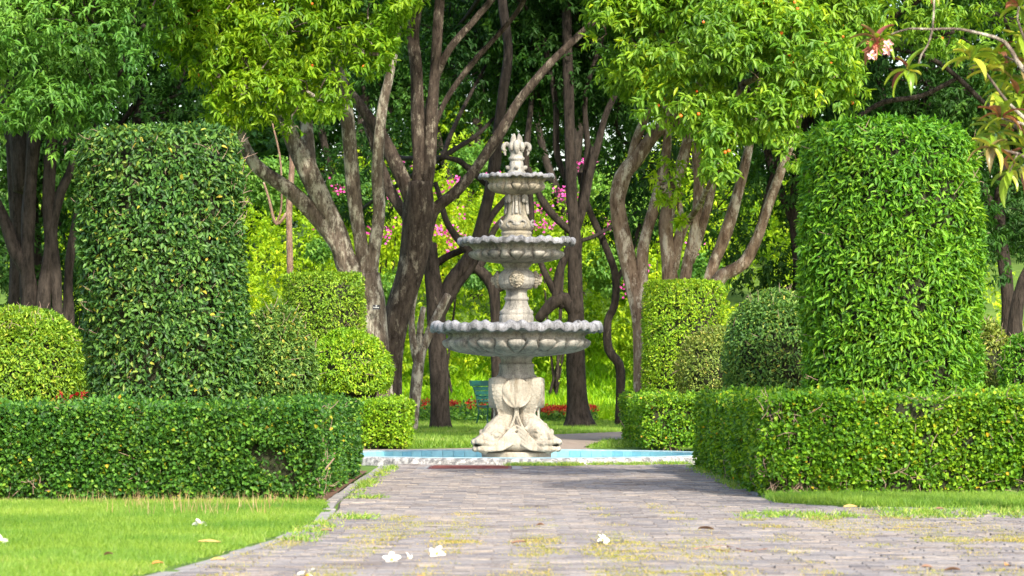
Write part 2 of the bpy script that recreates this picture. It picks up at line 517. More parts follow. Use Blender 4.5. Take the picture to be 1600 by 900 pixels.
class Geo:
    """collects quads; ends as one mesh"""
    def __init__(self):
        self.V = []
        self.Q = []
        self.n = 0

    def add(self, V, Q):
        self.V.append(np.asarray(V, float))
        self.Q.append(np.asarray(Q, int) + self.n)
        self.n += len(V)

    def tube(self, pts, step=0.1, sides=10, rough=0.0, seed=0, squash=None, cap=True):
        """pts rows x,y,z,r"""
        c = catmull(pts, step)
        X = c[:, :3]
        r = np.maximum(c[:, 3], 0.0005)
        T = unit(np.gradient(X, axis=0))
        ref = np.array([0.3, 1.0, 0.1]) if abs(T[:, 1]).mean() < 0.8 else np.array([1.0, 0.1, 0.3])
        U = unit(np.cross(T, ref))
        Wv = np.cross(T, U)
        th = np.arange(sides) * 2 * math.pi / sides
        rr = r[:, None] * np.ones(sides)[None, :]
        if rough:
            s = np.cumsum(np.r_[0, np.linalg.norm(np.diff(X, axis=0), axis=1)])[:, None]
            q = np.random.default_rng(seed)
            d = np.zeros_like(rr)
            for k in range(4):
                d += np.sin(th[None, :] * (k + 1 + (k > 1)) + s * q.uniform(-2.5, 2.5) + q.random() * 6.28) * q.uniform(.5, 1) / (k + 1.5)
                d += 0.5 * np.sin(s * q.uniform(3, 9) / (r.mean() * 12 + .3) + q.random() * 6) / (k + 2)
            rr = rr * (1 + rough * d)
        sx = 1.0 if squash is None else squash
        V = X[:, None, :] + (U[:, None, :] * np.cos(th)[None, :, None] * sx + Wv[:, None, :] * np.sin(th)[None, :, None]) * rr[:, :, None]
        m = len(X)
        V = V.reshape(-1, 3)
        i, j = np.meshgrid(np.arange(m - 1), np.arange(sides), indexing='ij')
        j2 = (j + 1) % sides
        Q = np.stack([i * sides + j, i * sides + j2, (i + 1) * sides + j2, (i + 1) * sides + j], axis=-1).reshape(-1, 4)
        if cap:
            V = np.vstack([V, X[0] - T[0] * r[0] * .3, X[-1] + T[-1] * r[-1] * .3])
            a, b = m * sides, m * sides + 1
            jj = np.arange(0, sides, 2)
            Q0 = np.stack([np.full_like(jj, a), (jj + 2) % sides, (jj + 1) % sides, jj], axis=1)
            e = (m - 1) * sides
            Q1 = np.stack([np.full_like(jj, b), e + jj, e + (jj + 1) % sides, e + (jj + 2) % sides], axis=1)
            Q = np.vstack([Q, Q0, Q1])
        self.add(V, Q)

    def ball(self, c, r, seg=14, rings=8):
        r = np.array(r, float) * np.ones(3)
        V = []
        for i in range(rings + 1):
            a = math.pi * i / rings
            a = min(max(a, 0.02), math.pi - 0.02)
            for j in range(seg):
                b = 2 * math.pi * j / seg
                V.append((c[0] + r[0] * math.sin(a) * math.cos(b), c[1] + r[1] * math.sin(a) * math.sin(b), c[2] + r[2] * math.cos(a)))
        Q = []
        for i in range(rings):
            for j in range(seg):
                j2 = (j + 1) % seg
                Q.append((i * seg + j, (i + 1) * seg + j, (i + 1) * seg + j2, i * seg + j2))
        for e in (0, rings):
            for j in range(1, seg - 2, 2):
                f = (e * seg, e * seg + j, e * seg + j + 1, e * seg + j + 2)
                Q.append(f if e == 0 else f[::-1])
        self.add(V, Q)

    def box(self, c, s, rz=0.0, rx=0.0):
        hx, hy, hz = s[0] / 2, s[1] / 2, s[2] / 2
        V = np.array([(x, y, z) for x in (-hx, hx) for y in (-hy, hy) for z in (-hz, hz)])
        if rx:
            y, z = V[:, 1].copy(), V[:, 2].copy()
            V[:, 1] = y * math.cos(rx) - z * math.sin(rx)
            V[:, 2] = y * math.sin(rx) + z * math.cos(rx)
        if rz:
            x, y = V[:, 0].copy(), V[:, 1].copy()
            V[:, 0] = x * math.cos(rz) - y * math.sin(rz)
            V[:, 1] = x * math.sin(rz) + y * math.cos(rz)
        V = V + np.array(c)
        Q = [(0, 1, 3, 2), (4, 6, 7, 5), (0, 4, 5, 1), (2, 3, 7, 6), (0, 2, 6, 4), (1, 5, 7, 3)]
        self.add(V, Q)

    def lathe(self, prof, c, seg=48, fn=None, close=True):
        """prof rows r,z ; fn(theta, r, z, row) -> r,z arrays"""
        prof = np.array(prof, float)
        th = np.arange(seg) * 2 * math.pi / seg
        rr = np.repeat(prof[:, 0:1], seg, 1)
        zz = np.repeat(prof[:, 1:2], seg, 1)
        if fn:
            rr, zz = fn(th[None, :], rr, zz)
        V = np.stack([c[0] + rr * np.sin(th), c[1] - rr * np.cos(th), c[2] + zz], axis=-1).reshape(-1, 3)
        m = len(prof)
        i, j = np.meshgrid(np.arange(m - 1), np.arange(seg), indexing='ij')
        j2 = (j + 1) % seg
        Q = np.stack([i * seg + j, i * seg + j2, (i + 1) * seg + j2, (i + 1) * seg + j], axis=-1).reshape(-1, 4)
        self.add(V, Q)

    def mesh(self, name, smooth=True):
        V = np.vstack(self.V)
        Q = np.vstack(self.Q)
        return np_mesh(name, V, Q, None, smooth)


def fine(prof, step):
    """densify and round a lathe profile"""
    out = [prof[0]]
    for a, b in zip(prof[:-1], prof[1:]):
        n = max(1, int(math.hypot(b[0] - a[0], b[1] - a[1]) / step))
        for k in range(1, n + 1):
            out.append((a[0] + (b[0] - a[0]) * k / n, a[1] + (b[1] - a[1]) * k / n))
    return out


def sheet(name, pts, z, mat, kind='structure', thick=0.0, parent=None):
    bm = bmesh.new()
    vs = [bm.verts.new((p[0], p[1], z)) for p in pts]
    f = bm.faces.new(vs)
    if f.normal.z < 0:
        f.normal_flip()
    bm.normal_update()
    if f.normal.z < 0:
        f.normal_flip()
    if thick:
        r = bmesh.ops.extrude_face_region(bm, geom=[f])
        for v in [g for g in r['geom'] if isinstance(g, bmesh.types.BMVert)]:
            v.co.z -= thick
    me = bpy.data.meshes.new(name)
    bmesh.ops.recalc_face_normals(bm, faces=bm.faces) if thick else None
    bm.to_mesh(me)
    bm.free()
    o = link(name, me, mat, parent)
    if kind and parent is None:
        o['kind'] = kind
    return o


# ================================================================== THE SETTING
def hill_z(x, y):
    t = np.clip((y - 77) / 14, 0, 1)
    z = 2.6 * (t * t * (3 - 2 * t)) + np.clip(y - 88, 0, 40) * 0.16
    z = np.where(y > 128, 2.6 + 6.4 + (y - 128) * 0.02, z)
    return z + np.clip(y - 76, 0, 6) / 6 * 0.12 * np.sin(x * 1.3 + y * .7) * np.sin(y * .9)


def grid_ground():
    xs = np.concatenate([np.linspace(-700, -40, 12), np.linspace(-30, 30, 61), np.linspace(40, 700, 12)])
    ys = np.concatenate([np.linspace(-100, 60, 33), np.linspace(62, 130, 69), np.linspace(150, 1500, 14)])
    X, Y = np.meshgrid(xs, ys)
    Z = hill_z(X, Y)
    V = np.stack([X, Y, Z], -1).reshape(-1, 3)
    nx, ny = len(xs), len(ys)
    i, j = np.meshgrid(np.arange(ny - 1), np.arange(nx - 1), indexing='ij')
    Q = np.stack([i * nx + j, i * nx + j + 1, (i + 1) * nx + j + 1, (i + 1) * nx + j], -1).reshape(-1, 4)
    # leave out the cells under the pool so the water can lie below the rim
    o = link('ground', np_mesh('ground', V, Q, smooth=True), M['ground'])
    o['kind'] = 'structure'


grid_ground()

# joint bed of the paved path, then every paver on top of it
PAVE_L = [(-1.88, 12.0), (-1.55, 15.0), (-1.33, 17.2), (-1.19, 20.0), (-1.23, 22.5), (-1.30, 24), (-1.36, 35.2)]
FR = [(1.97, 35.2), (1.93, 25.0), (2.05, 23.2), (2.5, 22.6), (4.0, 22.2), (7.5, 21.6), (7.5, 12.0)]
sheet('path', PAVE_L + FR, 0.005, M['joint'])


def left_edge(y):
    ys = [p[1] for p in PAVE_L]
    return np.interp(y, ys, [p[0] for p in PAVE_L])


def right_edge(y):
    return np.interp(y, [12, 21.6, 22.2, 22.6, 23.2, 25, 35.2], [7.5, 7.4, 4.0, 2.5, 2.05, 1.93, 1.97])


def build_pavers():
    g_V, g_Q, g_r = [], [], []
    path = bpy.data.objects['path']
    bl, bw, gap, h = 0.180, 0.090, 0.0120, 0.018
    row = 0
    y = 12.1
    n = 0
    singles = 0
    single_me = None
    base = np.array([(x, yy, z) for z in (0, 1) for yy in (-.5, .5) for x in (-.5, .5)], float)
    faces = np.array([(4, 5, 7, 6), (0, 1, 5, 4), (1, 3, 7, 5), (3, 2, 6, 7), (2, 0, 4, 6)])
    while y < 35.0:
        x0 = float(left_edge(y)) + 0.02
        x1 = float(right_edge(y)) - 0.02
        off = (row % 2) * bl * 0.5 + rng.normal() * 0.004
        x = math.floor(x0 / bl) * bl + off - bl
        wave = 0.006 * math.sin(y * 1.7) + 0.004 * math.sin(y * 4.1)
        while x < x1:
            a = max(x, x0)
            b = min(x + bl - gap, x1)
            x += bl
            if b - a < 0.035:
                continue
            cx, cy = (a + b) / 2, y
            # round pool kerb stops the paving
            if math.hypot(cx - 0.06, cy - 36.95) < 2.37 or ( -0.98 < cx < 0.12 and 32.9 < cy < 34.5):
                continue
            # some pavers have sunk or tilted a little
            hz = h + 0.006 + wave * .35 + 0.002 * math.sin(cx * 2.1 + cy) + rng.normal() * 0.0022
            V = base.copy()
            V[:, 0] = cx + V[:, 0] * (b - a)
            V[:, 1] = cy + V[:, 1] * (bw - gap)
            tx, ty = rng.normal() * 0.014, rng.normal() * 0.030
            V[:, 2] = 0.003 + V[:, 2] * (hz - 0.003) + np.where(base[:, 2] > 0, (V[:, 0] - cx) * tx + (V[:, 1] - cy) * ty, 0)
            in_view = abs(cx) < 0.165 * cy and cy > 14.95
            if in_view and singles < 300 and (b - a) > 0.13:
                if single_me is None:
                    W = base.copy()
                    W[:, 0] *= (bl - gap)
                    W[:, 1] *= (bw - gap)
                    W[:, 2] *= h
                    single_me = np_mesh('brick', W, faces)
                    single_me.materials.append(M['paver_obj'])
                o = bpy.data.objects.new('brick', single_me)
                C.objects.link(o)
                o.parent = path
                o.location = (cx, cy, hz - h)
                o.scale = ((b - a) / (bl - gap), 1, 1)
                o.rotation_euler = (ty, -tx, rng.normal() * 0.006)
                singles += 1
            else:
                g_V.append(V)
                g_Q.append(faces + 8 * n)
                g_r.append(np.full(8, rng.random()))
                n += 1
        y += bw
        row += 1
    me = np_mesh('paving', np.vstack(g_V), np.vstack(g_Q), np.concatenate(g_r))
    link('bricks_beyond', me, M['paver'], bpy.data.objects['path'], kind='stuff')


build_pavers()

# lawn left, grass strip right, walk and lawns behind the pool
def hull_strip(a, b):
    return a + b[::-1]


LAWN_L = [(-1.92, 12.0), (-1.59, 15.0), (-1.37, 17.2), (-1.23, 20.0), (-1.27, 22.5), (-1.36, 23.55), (-9, 23.55), (-9, 12)]
sheet('lawn_left', LAWN_L, 0.016, M['ground'])
LAWN_R = [(2.08, 23.3), (2.54, 22.70), (4.0, 22.3), (7.5, 21.7), (9.0, 21.7), (9.0, 24.45), (2.05, 24.45)]
sheet('lawn_right', LAWN_R, 0.016, M['ground'])
sheet('hedge_soil_left', [(-9, 23.56), (-1.40, 23.56), (-1.46, 32.4), (-9, 32.4)], 0.022, M['soil'])
sheet('hedge_soil_right', [(2.04, 24.46), (9, 24.46), (9, 34.5), (2.04, 34.5)], 0.022, M['soil'])
sheet('back_walk', [(-6, 43.0), (-1.30, 43.6), (-0.55, 44.4), (-0.15, 48.5), (0.6, 56.0), (2.2, 60), (9, 62), (9, 57.0), (3.0, 55.5), (1.45, 50.5), (1.0, 45.0), (1.2, 42.2), (6, 41.0), (6, 39.6), (0, 39.6), (-6, 39.6)], 0.012, M['walk'])


# kerb strips along the edges of the path, in lengths
def kerb(name, pts, wd, z):
    o = None
    root = None
    me_count = 0
    P = catmull([(p[0], p[1], 0, 0) for p in pts], 0.55)
    first = None
    for i in range(len(P) - 1):
        a, b = P[i, :2], P[i + 1, :2]
        d = b - a
        ln = np.linalg.norm(d)
        if ln < 0.05:
            continue
        g = Geo()
        g.box((0, 0, 0), (ln - 0.012, wd, z))
        o = link('kerb_stone', g.mesh('kerb_stone', False), M['concrete'], bpy.data.objects['path'])
        o.location = ((a[0] + b[0]) / 2, (a[1] + b[1]) / 2, z / 2 + rng.normal() * 0.003)
        o.rotation_euler = (rng.normal() * .01, rng.normal() * .006, math.atan2(d[1], d[0]))


kerb('kerb', [(-1.93, 12.0), (-1.60, 15.0), (-1.38, 17.2), (-1.24, 20.0), (-1.28, 22.5), (-1.355, 24), (-1.38, 34.4)], 0.085, 0.021)
kerb('kerb', [(2.01, 34.6), (1.99, 25.0), (2.10, 23.25), (2.55, 22.68), (3.2, 22.45)], 0.085, 0.026)

# ================================================================== POOL
PC = (0.06, 36.95)


def build_pool():
    root = empty('fountain_pool', (PC[0], PC[1], 0), 'round low pool basin with pale blue tiled rim and flaking white kerb under the fountain', 'pool')
    RO, RI, H = 2.32, 2.12, 0.095
    g = Geo()

    def fn(th, r, z):
        return r + 0.006 * np.sin(th * 23 + z * 30) + 0.004 * np.sin(th * 57), z + 0.004 * np.sin(th * 31)
    g.lathe(fine([(RO + .015, 0.0), (RO + .01, 0.03), (RO, 0.075), (RO - .01, H - .012), (RO - .035, H)], 0.02), (PC[0], PC[1], 0), 220, fn)
    link('kerb_wall', g.mesh('kerb_wall'), M['kerb_paint'], root)
    g = Geo()
    g.lathe([(RO - .034, H - .001), (RO - .045, H + .007), (RI + .004, H + .007), (RI, H - .004), (RI + .01, -0.02)], (PC[0], PC[1], 0), 220)
    link('coping', g.mesh('coping'), M['coping'], root)
    # tiles on the inner face, one by one
    nt_ = 92
    tm = None
    a = 2 * math.pi / nt_
    ch = 2 * (RI - 0.01) * math.sin(a / 2) - 0.005
    g = Geo()
    g.box((0, 0, 0), (ch, 0.014, 0.095))
    me = g.mesh('tile', False)
    me.materials.append(M['tile'])
    for i in range(nt_):
        o = bpy.data.objects.new('tile', me)
        C.objects.link(o)
        o.parent = root
        t = i * a
        o.location = ((RI - 0.010) * math.sin(t), -(RI - 0.010) * math.cos(t), 0.040 + rng.normal() * .0012)
        o.rotation_euler = (rng.normal() * .02, 0, t)
    wg = Geo()
    wg.lathe([(0.001, 0), (1.0, 0), (RI - 0.019, 0)], (PC[0], PC[1], 0.022), 96)
    wo = link('water', wg.mesh('water'), M['water'])
    wo['kind'] = 'structure'
    fg = Geo()
    fg.lathe([(0.001, 0), (RI - 0.019, 0)], (PC[0], PC[1], 0.006), 64)
    link('pool_floor', fg.mesh('pool_floor'), M['coping'], root)


build_pool()

# ================================================================== FOUNTAIN
FX, FY = 0.052, 36.95
K = FY / F


def zy(y):
    return EYE - (y - 600) * K


def build_fountain():
    root = empty('fountain', (FX, FY, 0), 'tall three-tiered weathered stone fountain with scalloped basins on a dolphin pedestal', 'fountain')
    c = (FX, FY, 0)

    def pr(rows, step=0.012):
        return fine([(r * K, zy(y)) for r, y in rows], step)

    def part(name, g, mat, parent=root, mods=None):
        o = link(name, g.mesh(name), mat, parent)
        return o

    g = Geo()
    g.lathe(pr([(53, 735), (54, 716), (55, 707.5), (53, 705.5), (20, 705)]), c, 64)
    part('plinth', g, M['stone_pale'])

    # --- basins
    def basin(name, y_rim, r_rim, y_bulge, r_bulge, y_bot, r_bot, lobes, per, mat_bowl):
        rim_w = lobes * per
        H = (y_bot - y_rim) * K
        th_amp = 0.040 * r_rim / 136 + 0.010

        def wave(th):
            a = 0.5 + 0.5 * np.cos(rim_w * th + math.pi)       # dip in the middle of a lobe
            b = np.cos(lobes * th)                              # deep dip where two lobes meet
            return (a - 0.5) * th_amp * (0.46 + .16 * b) + b * th_amp * 0.26

        # outside of the bowl, bottom to lip
        yr = y_rim
        q = r_rim / 136
        dr, dy = r_bulge - r_bot, y_bot - y_bulge
        flare = [(r_bot, y_bot + 1), (r_bot + dr * .48, y_bot - dy * .14), (r_bot + dr * .76, y_bot - dy * .36),
                 (r_bot + dr * .93, y_bot - dy * .64), (r_bulge, y_bulge), (r_bulge * .985, y_bulge - 4 * q), (r_bulge * .955, y_bulge - 8 * q),
                 (r_bulge * .965, y_bulge - 13 * q), (r_bulge * 1.04, yr + 10 * q), (r_rim * .95, yr + 7.5 * q), (r_rim * .985, yr + 8 * q)]
        prof = catmull([(r * K, zy(y), 0, 0) for r, y in flare], 0.008)[:, :2]
        zb_lo, zb_hi = zy(y_bot), zy(y_bulge - 6)
        z_flute = zy(y_bulge - 9 * r_rim / 136)
        z_rim = zy(yr + 3)

        def fn(th, r, z):
            t = np.clip((z - zb_lo) / (zb_hi - zb_lo), 0, 1)           # 0 at foot, 1 at the top of the bulge
            ph = (lobes * th / (2 * math.pi)) % 1.0
            ph = np.where(ph > .5, ph - 1, ph)                          # -0.5..0.5, 0 = lobe centre
            sc = r_bulge * K
            # egg-shaped boss inside a groove
            half = 0.30 * (0.35 + 0.65 * np.clip(t * 1.3, 0, 1))
            d = np.sqrt((ph / half) ** 2 + ((t - .60) / .46) ** 2)
            boss = np.clip(1 - d * d, 0, 1) ** .5
            groove = np.exp(-((d - 1.12) / 0.13) ** 2)
            between = np.exp(-((np.abs(ph) - .5) / .13) ** 2)
            env = np.clip(t * 4, 0, 1) * np.clip((1 - t) * 8, 0, 1)
            r2 = r + sc * (0.060 * boss - 0.080 * groove + 0.030 * between) * env
            # flutes running up to the wavy lip
            u = np.clip((z - z_flute) / (z_rim - z_flute), 0, 1)
            r2 = r2 + u * (1 - u * .3) * sc * 0.075 * np.cos(rim_w * th + math.pi) * (r > r_bulge * K * .9)
            rimf = np.clip((r - r_bulge * K * 1.0) / ((r_rim - r_bulge) * K), 0, 1)
            z2 = z + wave(th) * rimf ** 1.2
            return r2, z2
        gb = Geo()
        gb.lathe(prof, c, lobes * 30, fn)
        bowl = part(name, gb, mat_bowl)
        # lip: its own pale, lichen-covered band rolled over the edge
        lip = [(r_rim * .955, yr + 7 * q), (r_rim * .972, yr + 9.5 * q), (r_rim * .995, yr + 9.2 * q), (r_rim * 1.008, yr + 5 * q), (r_rim * 1.0, yr - 1 * q), (r_rim * .965, yr - 4.5 * q), (r_rim * .93, yr - 4.5 * q), (r_rim * .88, yr - 1), (r_rim * .80, yr + 4), (r_rim * .5, yr + 10), (r_bot * .6, yr + 12)]
        lp = catmull([(r * K, zy(y), 0, 0) for r, y in lip], 0.010)[:, :2]

        def fl(th, r, z):
            f = np.clip((r - r_rim * K * .62) / (r_rim * K * .33), 0, 1)
            return r + f * 0.003 * np.cos(rim_w * th + 2.6), z + wave(th) * f
        gl = Geo()
        gl.lathe(lp, c, lobes * 30, fl)
        part('rim', gl, M['stone_rim'], bowl)
        bowl.name = name
        return bowl

    basin('large_basin', 509, 134, 535, 112, 556, 44, 14, 3, M['stone'])
    basin('middle_basin', 376, 92, 397, 71, 411, 26, 12, 3, M['stone'])
    basin('small_basin', 275, 59, 291, 44, 303, 20, 10, 3, M['stone_yellow'])

    # --- stems
    g = Geo()
    g.lathe(pr([(20, 595), (31, 592), (31, 587), (28.5, 585), (26.5, 574), (27.5, 572), (27.5, 569), (24.5, 567), (24, 562), (27, 558), (31, 556), (31, 553)]), c, 64)
    part('neck', g, M['stone'])
    g = Geo()
    g.lathe(pr([(26.5, 512), (27, 497), (26.5, 493), (25, 492), (26.5, 490), (26, 486), (22, 483), (18.5, 476), (17, 470), (19, 468.5), (19.3, 466.5), (18.5, 464.5), (16.5, 463), (16.2, 456), (17.5, 453), (24, 451),
                (29.5, 444), (31, 437), (29, 429), (24, 424), (20, 422), (19, 419), (22, 416), (24, 413), (24.5, 409)]), c, 64)
    mid = part('lower_stem', g, M['stone'])
    # four lion masks on the drum
    for k in range(4):
        a = k * math.pi / 2
        g = Geo()
        R0 = 30 * K
        g.ball((0, -R0 - .008, 0), (.060, .045, .075))
        for s in range(16):
            b = s * 2 * math.pi / 16
            g.ball((.072 * math.cos(b), -R0 + .004, .082 * math.sin(b)), (.019, .024, .021), 8, 6)
        for s in range(11):
            b = (s + .5) * 2 * math.pi / 11
            g.ball((.052 * math.cos(b), -R0 - .012, .062 * math.sin(b)), (.017, .020, .019), 8, 6)
        g.ball((0, -R0 - .052, -.018), (.026, .026, .022), 10, 6)         # muzzle
        g.ball((0, -R0 - .056, .006), (.011, .020, .030), 8, 6)           # nose
        g.ball((-.028, -R0 - .042, .022), (.012, .012, .008), 8, 6)
        g.ball((.028, -R0 - .042, .022), (.012, .012, .008), 8, 6)
        g.ball((-.030, -R0 - .036, .042), (.022, .014, .010), 8, 6)
        g.ball((.030, -R0 - .036, .042), (.022, .014, .010), 8, 6)
        g.ball((0, -R0 - .044, -.052), (.022, .018, .012), 8, 6)
        me = g.mesh('lion_mask')
        me.materials.append(M['stone_yellow'])
        o = bpy.data.objects.new('lion_mask', me)
        C.objects.link(o)
        o.parent = root
        o.location = (0, 0, zy(437))
        o.rotation_euler = (0, 0, a)
    g = Geo()
    g.lathe(pr([(23, 382), (23.5, 372), (23, 367), (24, 366), (24, 363), (22, 361), (25, 359), (27, 355), (25.5, 349), (20, 344), (17, 338), (15, 328), (14.5, 318), (16, 310), (15, 306), (17, 304), (17.5, 302)]), c, 64)
    up = part('upper_stem', g, M['stone_yellow'])
    for k in range(4):
        a = k * math.pi / 2
        g = Geo()
        rr = 15.5 * K
        g.tube([(0, -rr, zy(306), .018), (0, -rr - .006, zy(320), .019), (0, -rr - .012, zy(334), .022)], .02, 8)      # central strap
        for s in (-1, 1):
            g.tube([(s * .034, -rr + .008, zy(305), .010), (s * .036, -rr + .004, zy(320), .010), (s * .044, -rr - .012, zy(335), .010)], .02, 8)
            g.ball((s * .10, -rr * .75, zy(309)), (.030, .026, .048), 10, 8)       # hanging scrolls
            g.ball((s * .112, -rr * .7, zy(314)), (.020, .020, .032), 10, 8)
            g.tube([(s * .02, -.185, zy(350), .014), (s * .07, -.185, zy(345), .012), (s * .11, -.16, zy(350), .014), (s * .08, -.185, zy(356), .012)], .02, 8)
        g.ball((0, -.178, zy(351)), (.055, .030, .026), 12, 8)
        for i in range(8):
            g.ball((0, -rr - .018, zy(309 + i * 3.6)), (.020, .006, .007), 8, 6)
        me = g.mesh('stem_carving')
        me.materials.append(M['stone'])
        o = bpy.data.objects.new('stem_carving', me)
        C.objects.link(o)
        o.parent = root
        o.rotation_euler = (0, 0, a)

    # --- finial
    g = Geo()
    g.lathe(pr([(18, 278), (17.5, 272), (14.5, 270.5), (13.5, 268), (11.5, 266), (11, 256), (10, 251), (12.5, 249.5), (12.5, 246.5), (10.5, 245), (9.5, 241), (9.5, 234), (8, 226), (4, 222)]), c, 40)
    fin = part('finial', g, M['stone'])

    def carved(name, tubes, a):
        g = Geo()
        for t in tubes:
            g.tube([(0, -r * K, zy(y), rad * K) for r, y, rad in t], .012, 10)
        me = g.mesh(name)
        me.materials.append(M['stone'])
        for k in range(len(a)):
            o = bpy.data.objects.new(name, me)
            C.objects.link(o)
            o.parent = fin
            o.location = (FX, FY, 0)
            o.rotation_euler = (0, 0, a[k])
    carved('petal', [[(4, 240, 4.0), (6.5, 230, 5.2), (6.8, 222, 5.2), (6.2, 215, 4.0), (5.2, 211, 2.2), (4.8, 209, 1.0)]], [k * math.pi / 2 + math.pi / 4 for k in range(4)])
    carved('hanging_leaf', [[(5, 222, 3.2), (10, 224, 4.6), (11.5, 230, 5.2), (11, 236, 3.8), (10, 241, 1.4)]], [0, math.pi])
    carved('hanging_leaf', [[(6, 223, 2.6), (11, 225, 3.6), (12, 230, 4.0), (11, 235, 2.6)]], [k * math.pi / 2 + math.pi / 4 for k in range(4)])
    carved('scroll', [[(8, 238, 2.4), (11, 229, 3.0), (15, 225, 3.8), (19.0, 227, 3.8), (20.5, 232, 3.4), (18.5, 236, 2.8), (16.5, 234, 2.0)], [(19.5, 234, 2.4), (18.2, 239, 2.2), (17, 243, 1.2)]], [math.pi / 2, -math.pi / 2])
    carved('lower_scroll', [[(9, 265, 3), (13, 262, 3.4), (16.0, 262.5, 3.4)]], [k * math.pi / 2 for k in range(4)])

    # --- pedestal: four dolphins, heads down at the corners, tails carrying the neck
    g = Geo()
    g.lathe(pr([(40, 706), (40, 692), (34, 676), (27, 660), (23, 645), (23, 632), (27, 618), (32, 606), (36, 597), (34, 593), (20, 592)]), c, 72,
            lambda th, r, z: (r * (1 + .10 * np.cos(4 * th + math.pi)), z))
    part('pedestal_core', g, M['stone_pale'])
    for k in range(4):
        a = math.pi / 4 + k * math.pi / 2
        g = Geo()
        # local frame: x across, -y outwards, z up
        body = [(0, -.56, .20, .035), (0, -.52, .215, .08), (0, -.45, .255, .118), (0, -.37, .31, .145), (0, -.28, .40, .130), (0, -.185, .49, .108), (0, -.155, .567, .103),
                (0, -.20, .66, .110), (0, -.25, .75, .117), (0, -.27, .85, .120), (0, -.27, .90, .120), (0, -.262, .957, .118)]
        g.tube(body, .03, 18, squash=1.0)
        # upper and lower jaw
        for s in (-1, 1):
            g.tube([(s * .02, -.66, .245, .030), (s * .075, -.62, .235, .034), (s * .115, -.52, .215, .032), (s * .14, -.42, .23, .022)], .02, 10)
            g.tube([(s * .02, -.645, .165, .028), (s * .08, -.60, .155, .032), (s * .125, -.50, .155, .030), (s * .15, -.40, .17, .02)], .02, 10)
            g.ball((s * .112, -.435, .315), (.034, .044, .034), 12, 8)                                  # eye
            g.tube([(s * .085, -.50, .325, .014), (s * .125, -.455, .362, .018), (s * .135, -.40, .355, .018), (s * .13, -.36, .31, .015)], .015, 8)   # brow
            g.tube([(s * .15, -.33, .30, .03), (s * .19, -.24, .26, .028), (s * .20, -.16, .22, .012)], .02, 10)     # cheek fin
            g.tube([(s * .06, -.42, .44, .012), (s * .11, -.37, .42, .014), (s * .135, -.31, .37, .012)], .02, 8)
            g.tube([(s * .14, -.31, .40, .02), (s * .16, -.24, .36, .025), (s * .16, -.19, .31, .012)], .02, 10)
        g.tube([(0, -.66, .25, .035), (0, -.60, .26, .045), (0, -.52, .31, .05)], .02, 10)
        g.tube([(0, -.63, .16, .03), (0, -.50, .15, .06)], .02, 10)
        # back crest
        for i in range(9):
            z = .50 + i / 8 * .38
            cy_ = np.interp(z, [.40, .49, .567, .66, .75, .85], [.28, .185, .165, .21, .25, .27])
            g.ball((0, -(cy_ + .115), z), (.012, .022, .024), 8, 6)
        me = g.mesh('dolphin')
        me.materials.append(M['stone_scales'])
        o = bpy.data.objects.new('dolphin', me)
        C.objects.link(o)
        o.parent = root
        o.rotation_euler = (0, 0, a)
        md = o.modifiers.new('remesh', 'REMESH')
        md.mode = 'VOXEL'
        md.voxel_size = 0.010
        md.use_smooth_shade = True
        ms = o.modifiers.new('smooth', 'SMOOTH')
        ms.iterations = 2
        o['label'] = 'carved stone dolphin with its head down and open jaws'
    # shells and flowing drapery on the four faces
    for k in range(4):
        a = k * math.pi / 2
        n_r, n_t = 14, 66
        V, Q = [], []
        cz = zy(614)
        for i in range(n_r + 1):
            q = i / n_r
            for j in range(n_t):
                t = 2 * math.pi * j / n_t
                # ribs fan out from the hinge at the bottom
                x = q * .168 * math.cos(t)
                z = q * .172 * math.sin(t)
                ang = math.atan2(x, z + .20)
                rib = abs(math.cos(ang * 6.5)) * .022 * min(1, q * 1.2)
                edge = -.022 if q > .93 else 0
                y = -.275 - .022 * (1 - q * q) + .022 * (1 - q) * 0 - rib + edge - (0.02 if q <= .93 else 0)
                V.append((x, y, z + cz))
        for i in range(n_r):
            for j in range(n_t):
                j2 = (j + 1) % n_t
                Q.append((i * n_t + j, (i + 1) * n_t + j, (i + 1) * n_t + j2, i * n_t + j2))
        b0 = len(V)
        for j in range(n_t):
            t = 2 * math.pi * j / n_t
            V.append((.168 * math.cos(t), -.16, .172 * math.sin(t) + cz))
        for j in range(n_t):
            j2 = (j + 1) % n_t
            Q.append((n_r * n_t + j, b0 + j, b0 + j2, n_r * n_t + j2))
        g = Geo()
        g.add(V, Q)
        g.ball((0, -.285, zy(634)), (.045, .022, .030), 12, 8)
        for s in (-1, 1):
            g.ball((s * .05, -.280, zy(631)), (.025, .020, .02), 10, 6)
        me = g.mesh('shell')
        me.materials.append(M['stone_pale'])
        o = bpy.data.objects.new('shell', me)
        C.objects.link(o)
        o.parent = root
        o.rotation_euler = (0, 0, a)
        g = Geo()
        for s in (-1, 1):
            g.tube([(s * .02, -.26, zy(634), .016), (s * .012, -.25, zy(645), .016), (s * .05, -.27, zy(662), .018), (s * .13, -.36, zy(680), .020), (s * .26, -.44, zy(695), .016)], .02, 8)
            for q in range(5):
                dz = q * 4.6
                g.tube([(s * .006 * q, -.30 - q * .012, zy(664 + dz * 1.3), .014), (s * .07, -.35 - q * .01, zy(671 + dz * 1.25), .018), (s * .16, -.40 - q * .008, zy(684 + dz * .9), .019), (s * .25, -.44, zy(694 + dz * .45), .016), (s * .34, -.47, zy(697 + dz * .3), .012)], .02, 8)
        g.ball((0, -.22, zy(690)), (.30, .17, .12), 20, 12)
        me = g.mesh('drapery')
        me.materials.append(M['stone_pale'])
        o = bpy.data.objects.new('drapery', me)
        C.objects.link(o)
        o.parent = root
        o.rotation_euler = (0, 0, a)
        md = o.modifiers.new('remesh', 'REMESH')
